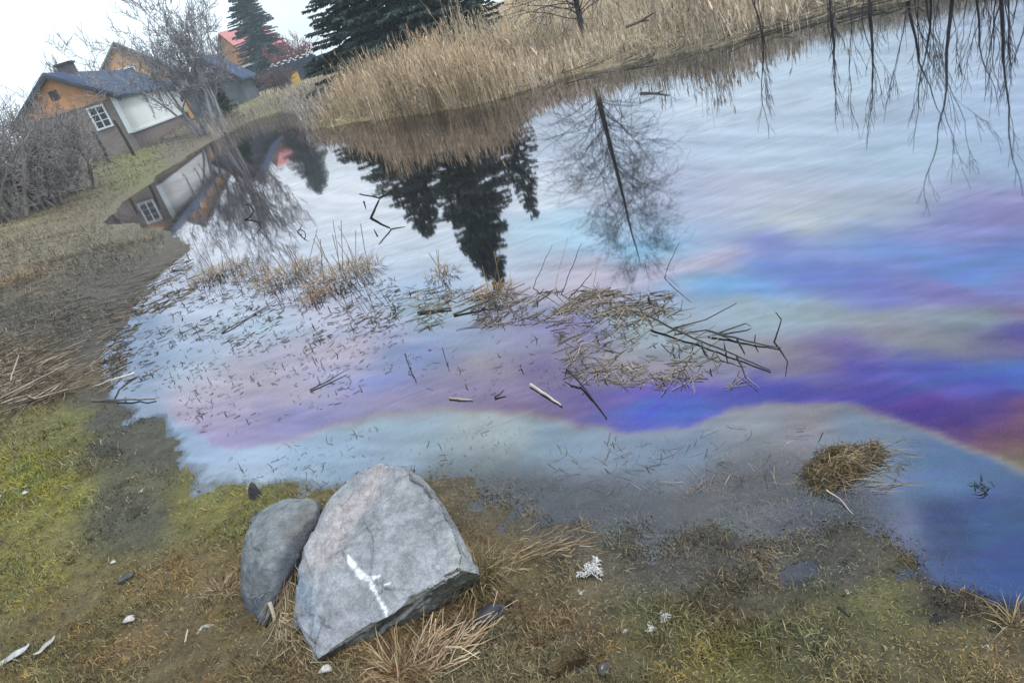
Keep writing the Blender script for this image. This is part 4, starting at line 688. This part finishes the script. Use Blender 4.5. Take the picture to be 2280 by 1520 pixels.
# litter on the edge of the far bank
ac = Acc(); fn = inpoly([(1130, 190), (1300, 140), (1600, 85), (1800, 30), (2050, -20), (2050, 5), (1800, 52), (1600, 108), (1300, 165), (1140, 220)])
p3, cl = lying(520, fn, (.15, .9), .01, [(.17, .14, .11), (.26, .22, .17), (.08, .065, .055)], lambda m: rng.uniform(.01, .12, m), .2, .7, .08)
ac.tubes(p3, np.full(p3.shape[:2], .009), cl, 4); tag(ac.build('shore_litter', M_STRAW), 'broken stalks strewn along the edge of the far bank', 'litter', kind='stuff')

# ------------------------------------------------------------------ single twigs and stalks
def stick(name, pts, rad, col, label, cat='twig', group=None, mat=None, sides=6, kids=()):
    root = None; pts = [np.asarray(q, float) for q in pts]; fine = []
    for a, b in zip(pts[:-1], pts[1:]):
        for k in range(4): fine.append(a+(b-a)*k/4+rng.normal(0, 1, 3)*np.linalg.norm(b-a)*.008)
    fine.append(pts[-1]); fine = np.array(fine); n = len(fine); r = np.linspace(rad, rad*.45, n)
    ac = Acc(); ac.tubes([fine], [r], [col], sides)
    if not kids: return tag(ac.build(name, mat or M_WOOD), label, cat, group)
    root = empty(name, tuple(pts[0])); tag(root, label, cat, group); ac.build('stem', mat or M_WOOD, root)
    for kp in kids:
        a2 = Acc(); kp = np.array([np.asarray(q, float) for q in kp]); a2.tubes([kp], [np.linspace(rad*.7, rad*.3, len(kp))], [col], 5); a2.build('side_twig', mat or M_WOOD, root)
    return root
def W_(px, py, z=.006): return P(px, py, z)
def up(b, t, dd=0.0):
    pb = P(*b, -.01); D = math.hypot(pb[0], pb[1]); return [pb, (pb+PD(*t, D+dd))/2+rng.normal(0, .006, 3), PD(*t, D+dd)]
DB = (.05, .045, .04); BK = (.022, .02, .02); RD = (.16, .125, .085); PL = (.46, .40, .34)
stick('dead_branch', [W_(1440, 700, .05), W_(1490, 728, .03), W_(1560, 758, .02), W_(1640, 792, .012), W_(1715, 824, .006)], .0065, DB, 'long dark branch with side twigs floating at the end of the reed litter', 'branch', kids=[[W_(1560, 758, .02), W_(1568, 780, .012), W_(1576, 792, .01)], [W_(1615, 780), W_(1612, 762, .06)], [W_(1640, 792), W_(1652, 815), W_(1660, 838)], [W_(1500, 730, .02), W_(1570, 712, .03), W_(1640, 675, .12)]])
stick('dead_branch', [W_(1575, 736, .02), W_(1620, 748, .012), W_(1680, 763, .008), W_(1738, 774, .006)], .006, DB, 'shorter dark branch floating just beyond the long one', 'branch', kids=[[W_(1640, 752), W_(1650, 770), W_(1658, 785)], [W_(1680, 763), W_(1682, 744, .05)], [W_(1600, 741), W_(1660, 720, .02), W_(1672, 726)]])
stick('bent_reed', up((1722, 766), (1740, 712))+[PD(1727, 695, np.linalg.norm(P(1722, 766)[:2])-.02)], .004, BK, 'kinked dark stem sticking up at the right end of the reed litter', 'stem')
stick('dark_twig', [W_(1262, 822, .05), W_(1290, 850, .02), W_(1325, 895, .006), W_(1350, 930, .004)], .006, BK, 'dark stem with a clotted end pointing into the blue oil', 'stem', kids=[[W_(1262, 822, .05), W_(1258, 838, .02)], [W_(1272, 832, .04), W_(1250, 828, .03)]])
stick('pale_stick', [W_(1182, 856, .008), W_(1215, 878, .008), W_(1250, 902, .006)], .010, PL, 'straight pale stick floating on the purple oil', 'stick')
stick('pale_stick', [W_(1000, 886), W_(1030, 889), W_(1052, 889)], .006, (.40, .33, .28), 'short pale stick floating left of the straight pale one', 'stick')
stick('dark_twig', [W_(1100, 884), W_(1112, 878, .01), W_(1122, 868, .02)], .006, (.05, .04, .035), 'stubby dark twig floating between the two pale sticks', 'twig')
stick('dark_twig', [W_(902, 788, .05), W_(910, 815, .02), W_(926, 850, .004)], .0045, (.03, .035, .05), 'thin dark stem standing alone in the left blue oil', 'stem')
stick('dark_twig', [W_(985, 775, .05), W_(992, 800, .02), W_(1000, 825, .004)], .0035, (.06, .05, .06), 'faint thin stem right of the lone dark one in the blue oil', 'stem')
fd = np.linalg.norm(P(825, 488)[:2])
stick('forked_twig', [P(825, 488, -.01), PD(835, 465, fd), PD(846, 441, fd), PD(800, 432, fd)], .016, BK, 'forked black twig standing in the open white water', 'twig', kids=[[PD(846, 441, fd), PD(872, 426, fd)], [PD(810, 448, fd), PD(815, 466, fd)]])
cb = np.linalg.norm(P(565, 485)[:2])
stick('curled_twig', [P(545, 490, 0), PD(558, 483, cb), PD(565, 470, cb), PD(558, 458, cb), PD(542, 456, cb)], .013, BK, 'curled black twig looping out of the mirrored willow', 'twig')
cb = np.linalg.norm(P(672, 522)[:2])
stick('curled_twig', [P(662, 516, 0), PD(668, 510, cb), PD(678, 516, cb), PD(680, 522, cb), PD(668, 522, cb)], .008, BK, 'small curled twig in the white water right of the bigger curl', 'twig', kids=[[PD(668, 510, cb), PD(672, 500, cb)]])
stick('straight_reed', [W_(492, 742), W_(560, 702, .008), W_(612, 668, .01)], .006, (.07, .06, .05), 'long thin reed lying straight on the pale left shallows', 'reed', kids=[[W_(566, 700), W_(582, 694, .02)]])
stick('straight_reed', [W_(930, 696), W_(1003, 686, .01)], .012, (.06, .055, .05), 'thick straight reed floating at the left of the litter raft', 'reed')
stick('straight_reed', [W_(1010, 700), W_(1080, 672, .03), W_(1110, 660, .05)], .008, (.07, .06, .045), 'slanting reed crossing the left end of the litter raft', 'reed')
stick('straight_reed', [W_(690, 868), W_(730, 848, .01), W_(768, 825, .015)], .005, (.05, .04, .04), 'dark reed with a knot lying on the lilac oil', 'reed', kids=[[W_(728, 850), W_(742, 842, .02)]])
for k, (a, b, lb) in enumerate((((1185, 645), (1230, 545), 'leftmost of the upright stems on the litter raft'), ((1232, 655), (1265, 528), 'tall pale upright stem on the litter raft with a tuft at its tip'), ((1250, 658), (1293, 545), 'dark straight upright stem on the litter raft'), ((1262, 668), (1318, 608), 'dark slanting stem on the litter raft, right of the straight one'), ((1290, 640), (1336, 575), 'pale slanting stem with feathery tip on the litter raft'), ((1478, 622), (1512, 540), 'rightmost upright stem on the litter raft'), ((1320, 640), (1338, 570), 'short pale stem beside the feathery one on the litter raft'))):
    stick('upright_reed', up(a, b), .0035, [RD, PL, (.05, .045, .05), (.05, .045, .05), PL, (.15, .13, .15), PL][k], lb, 'stem', 'upright stems on the litter raft')
for k, (a, b, c_, lb) in enumerate((((300, 830), (205, 860), PL, 'long pale reed stalk on top of the left heap pointing to the water'), ((20, 880), (40, 800), PL, 'pale stalk sticking up from the left heap'), ((100, 745), (130, 700), RD, 'slanting stick leaning in the rusty sedge tussock'), ((205, 892), (345, 888), (.10, .085, .075), 'straight dark reed lying over the mud right of the heap'))):
    z1 = (.12, .30, .35, .01)[k]; stick('reed_stalk', [P(*a, .02), (P(*a, .02)+P(*b, z1*.6))/2, P(*b, z1)] if k != 1 else up((20, 885), (42, 790)), .010, c_, lb, 'stalk', 'single reed stalks on the left bank')
stick('reed_stalk', [P(402, 1500, .05), P(450, 1468, .05), P(495, 1430, .06)], .006, (.40, .33, .24), 'pale straw stalk lying below the flat grey stone', 'stalk')
stick('reed_stalk', [P(418, 1455, .04), P(412, 1430, .06), P(418, 1400, .09)], .005, (.45, .38, .30), 'short pale stalk standing left of the flat grey stone', 'stalk')
stick('reed_stalk', [P(600, 1340, .12), P(608, 1365, .09), P(616, 1390, .05), P(590, 1412, .03)], .008, (.46, .40, .32), 'bent pale stalk between the boulders', 'stalk')
stick('reed_stalk', [P(945, 1500, .03), P(990, 1450, .06), P(1040, 1425, .06), P(1075, 1405, .05), P(1055, 1385, .06)], .0045, (.42, .32, .23), 'bent tan stalk looping from the spiky tuft', 'stalk')
stick('reed_stalk', [P(1840, 1090, .02), P(1870, 1110, .01), P(1900, 1145, .004)], .003, (.40, .34, .28), 'pale stem trailing in the water below the hummock', 'stem')
stick('dark_twig', [P(1865, 1350, .05), P(1880, 1362, .045), P(1890, 1372, .045)], .006, (.02, .018, .016), 'short black twig lying on the right turf', 'twig')
def G(px, py, lift=0.0):                    # photo pixel -> point where the sight line meets the land
    d_ = ray(px, py); d_ = d_/math.hypot(d_[0], d_[1]); tt = np.geomspace(1, 120, 1200); hit = (H+d_[2]*tt) < terr(d_[0]*tt, d_[1]*tt); k = tt[np.argmax(hit)] if hit.any() else 30.0
    return np.array([d_[0]*k, d_[1]*k, T1((d_[0]*k, d_[1]*k))+lift])
_lg = G(75, 462); _lr = np.linalg.norm(_lg[:2])*.0042
stick('pale_log', [PD(54, 467, np.linalg.norm(_lg[:2])-.05), PD(74, 461, np.linalg.norm(_lg[:2])-.05), PD(94, 456, np.linalg.norm(_lg[:2])-.05)], _lr, (.50, .44, .38), 'short pale log lying on the grass of the left bank', 'log', kids=())
stick('leaning_trunk', [zb(-29.0, 23.5), PD(50, 330, 23.5), PD(70, 290, 23.5)], .07, (.22, .20, .18), 'pale broken stem standing in the left thicket', 'trunk')
stick('bank_branch', [PD(1395, 60, 15.2), PD(1425, 48, 15.0), PD(1455, 30, 14.8)], .035, (.14, .12, .10), 'fallen grey branch on the slope of the far bank', 'branch', kids=[[PD(1425, 48, 15), PD(1445, 45, 14.9)]])
for k, (a, b, lb) in enumerate((((1668, 68), (1655, 18), 'leftmost pale broken stub at the far water edge'), ((1690, 75), (1672, 40), 'pale broken stub second from left at the far water edge'), ((1728, 60), (1710, 30), 'pale broken stub second from right at the far water edge'), ((1890, 25), (1870, -15), 'rightmost pale broken stub at the far water edge'))):
    stick('broken_stub', up(a, b), .022, (.30, .26, .22), lb, 'stub', 'broken stubs at the far water edge')
# green water plant sprig at right
ac = Acc(); pb = P(2190, 1085); m = 15; ac.blades(np.tile(pb, (m, 1))+rng.normal(0, .012, (m, 3))*np.array([1, 1, .1]), rng.uniform(0, 6.28, m), rng.uniform(.015, .055, m), rng.uniform(.9, 1.6, m), .005, np.tile([[.02, .03, .025]], (m, 1)), .5)
tag(ac.build('water_sprig', M_GRASS), 'dark green sprig floating near the right picture edge', 'plant')

# ------------------------------------------------------------------ feathers, leaves
M_FLUFF = mat_col('white_down', 20, .15, .8); M_LEAF = mat_col('wet_leaf', 12, .3, .35, spec=.5)
def fluff(px, py, r, n, label, col=(.55, .54, .51)):
    pb = P(px, py, .02); pb[2] = T1(pb)+.008; ac = Acc(); a = rng.uniform(0, 6.283, n); rr = r*rng.random(n); lob = 1+.5*np.sin(3*a+px)
    pos = np.stack([pb[0]+rr*lob*np.cos(a), pb[1]+rr*lob*np.sin(a), pb[2]+rng.uniform(0, .3*r, n)], 1); ac.blades(pos, rng.uniform(0, 6.28, n), rng.uniform(.25, .7, n)*r, rng.uniform(.9, 1.6, n), r*.13, np.array([col])*rng.uniform(.7, 1.15, (n, 1)), .6)
    return tag(ac.build('feather_tuft', M_FLUFF), label, 'feathers', 'white down on the turf')
fluff(1318, 1272, .036, 260, 'largest tuft of white down, right of the boulder'); fluff(1485, 1385, .018, 80, 'small tuft of white down on the right turf, farther one'); fluff(1455, 1416, .016, 60, 'small tuft of white down on the right turf, nearer one'); fluff(1396, 1418, .010, 40, 'tiny white fleck left of the small down tufts'); fluff(1295, 1325, .013, 40, 'thin white fleck below the largest down tuft'); fluff(318, 1098, .014, 40, 'white fleck on the mud rut nearest the water'); fluff(68, 1098, .014, 40, 'white fleck just above the pale pebble at left')
fluff(1190, 1455, .010, 30, 'tiny white fleck above the dark puddle'); fluff(205, 1028, .011, 30, 'white fleck high on the left turf'); fluff(2200, 1438, .010, 30, 'white fleck low on the right turf'); fluff(1888, 1320, .009, 30, 'tiny white fleck above the black twig')
def leaf(px, py, L, wd, rot, col, label, name='fallen_leaf', cat='leaf', curl=.25, cup=0.0):
    pb = P(px, py, .03); pb[2] = T1(pb)+.014; n = 9; ca, sa = math.cos(rot), math.sin(rot); v = []; f = []
    for i in range(n):
        u = i/(n-1); ww = wd*math.sin(math.pi*(.06+.9*u))**.8
        for j in range(5):
            t_ = (j-2)/2; x_ = (u-.5)*L; y_ = t_*ww; z_ = curl*(u-.5)**2*L*2+abs(t_)*ww*.35+.004*math.sin(9*u+3*t_)+cup*abs(t_)*ww
            v.append(pb+np.array([x_*ca-y_*sa, x_*sa+y_*ca, z_]))
    for i in range(n-1):
        for j in range(4): k = i*5+j; f.append((k, k+1, k+6, k+5))
    o = fmesh(name, v, f, M_LEAF, np.tile(np.array([col])*1.0, (len(v), 1))*rng.uniform(.85, 1.15, (len(v), 1)), True); md = o.modifiers.new('thickness', 'SOLIDIFY'); md.thickness = .0025
    return tag(o, label, cat)
leaf(45, 1478, .13, .022, .5, (.42, .42, .42), 'long pale dead leaf near the bottom left corner'); leaf(120, 1462, .09, .014, 1.0, (.40, .37, .33), 'narrow pale dead leaf right of the long one, bottom left')
leaf(1100, 1382, .10, .035, .3, (.035, .035, .045), 'dark wet leaf at the right foot of the boulder'); leaf(292, 1302, .07, .02, .4, (.05, .05, .06), 'dark wet leaf in the muddy rut'); leaf(1350, 1500, .05, .018, .9, (.04, .035, .03), 'dark leaf curled beside the bottom puddle'); leaf(1075, 1368, .07, .02, .2, (.02, .02, .022), 'black leaf under the right corner of the boulder')

# ------------------------------------------------------------------ thin cold haze
M_HAZE = bpy.data.materials.new('thin_haze'); M_HAZE.use_nodes = True; t = M_HAZE.node_tree; t.nodes.clear(); o = N(t, 'ShaderNodeOutputMaterial'); pv = N(t, 'ShaderNodeVolumePrincipled', i_Density=0.0016); pv.inputs['Color'].default_value = (.84, .93, 1, 1); t.links.new(pv.outputs[0], o.inputs['Volume'])
hz = box('haze', (-410, -410, -3.0), (820, 0, 0), (0, 820, 0), (0, 0, 19), M_HAZE); tag(hz, 'thin cold haze over the pond and the houses', 'haze', kind='stuff')
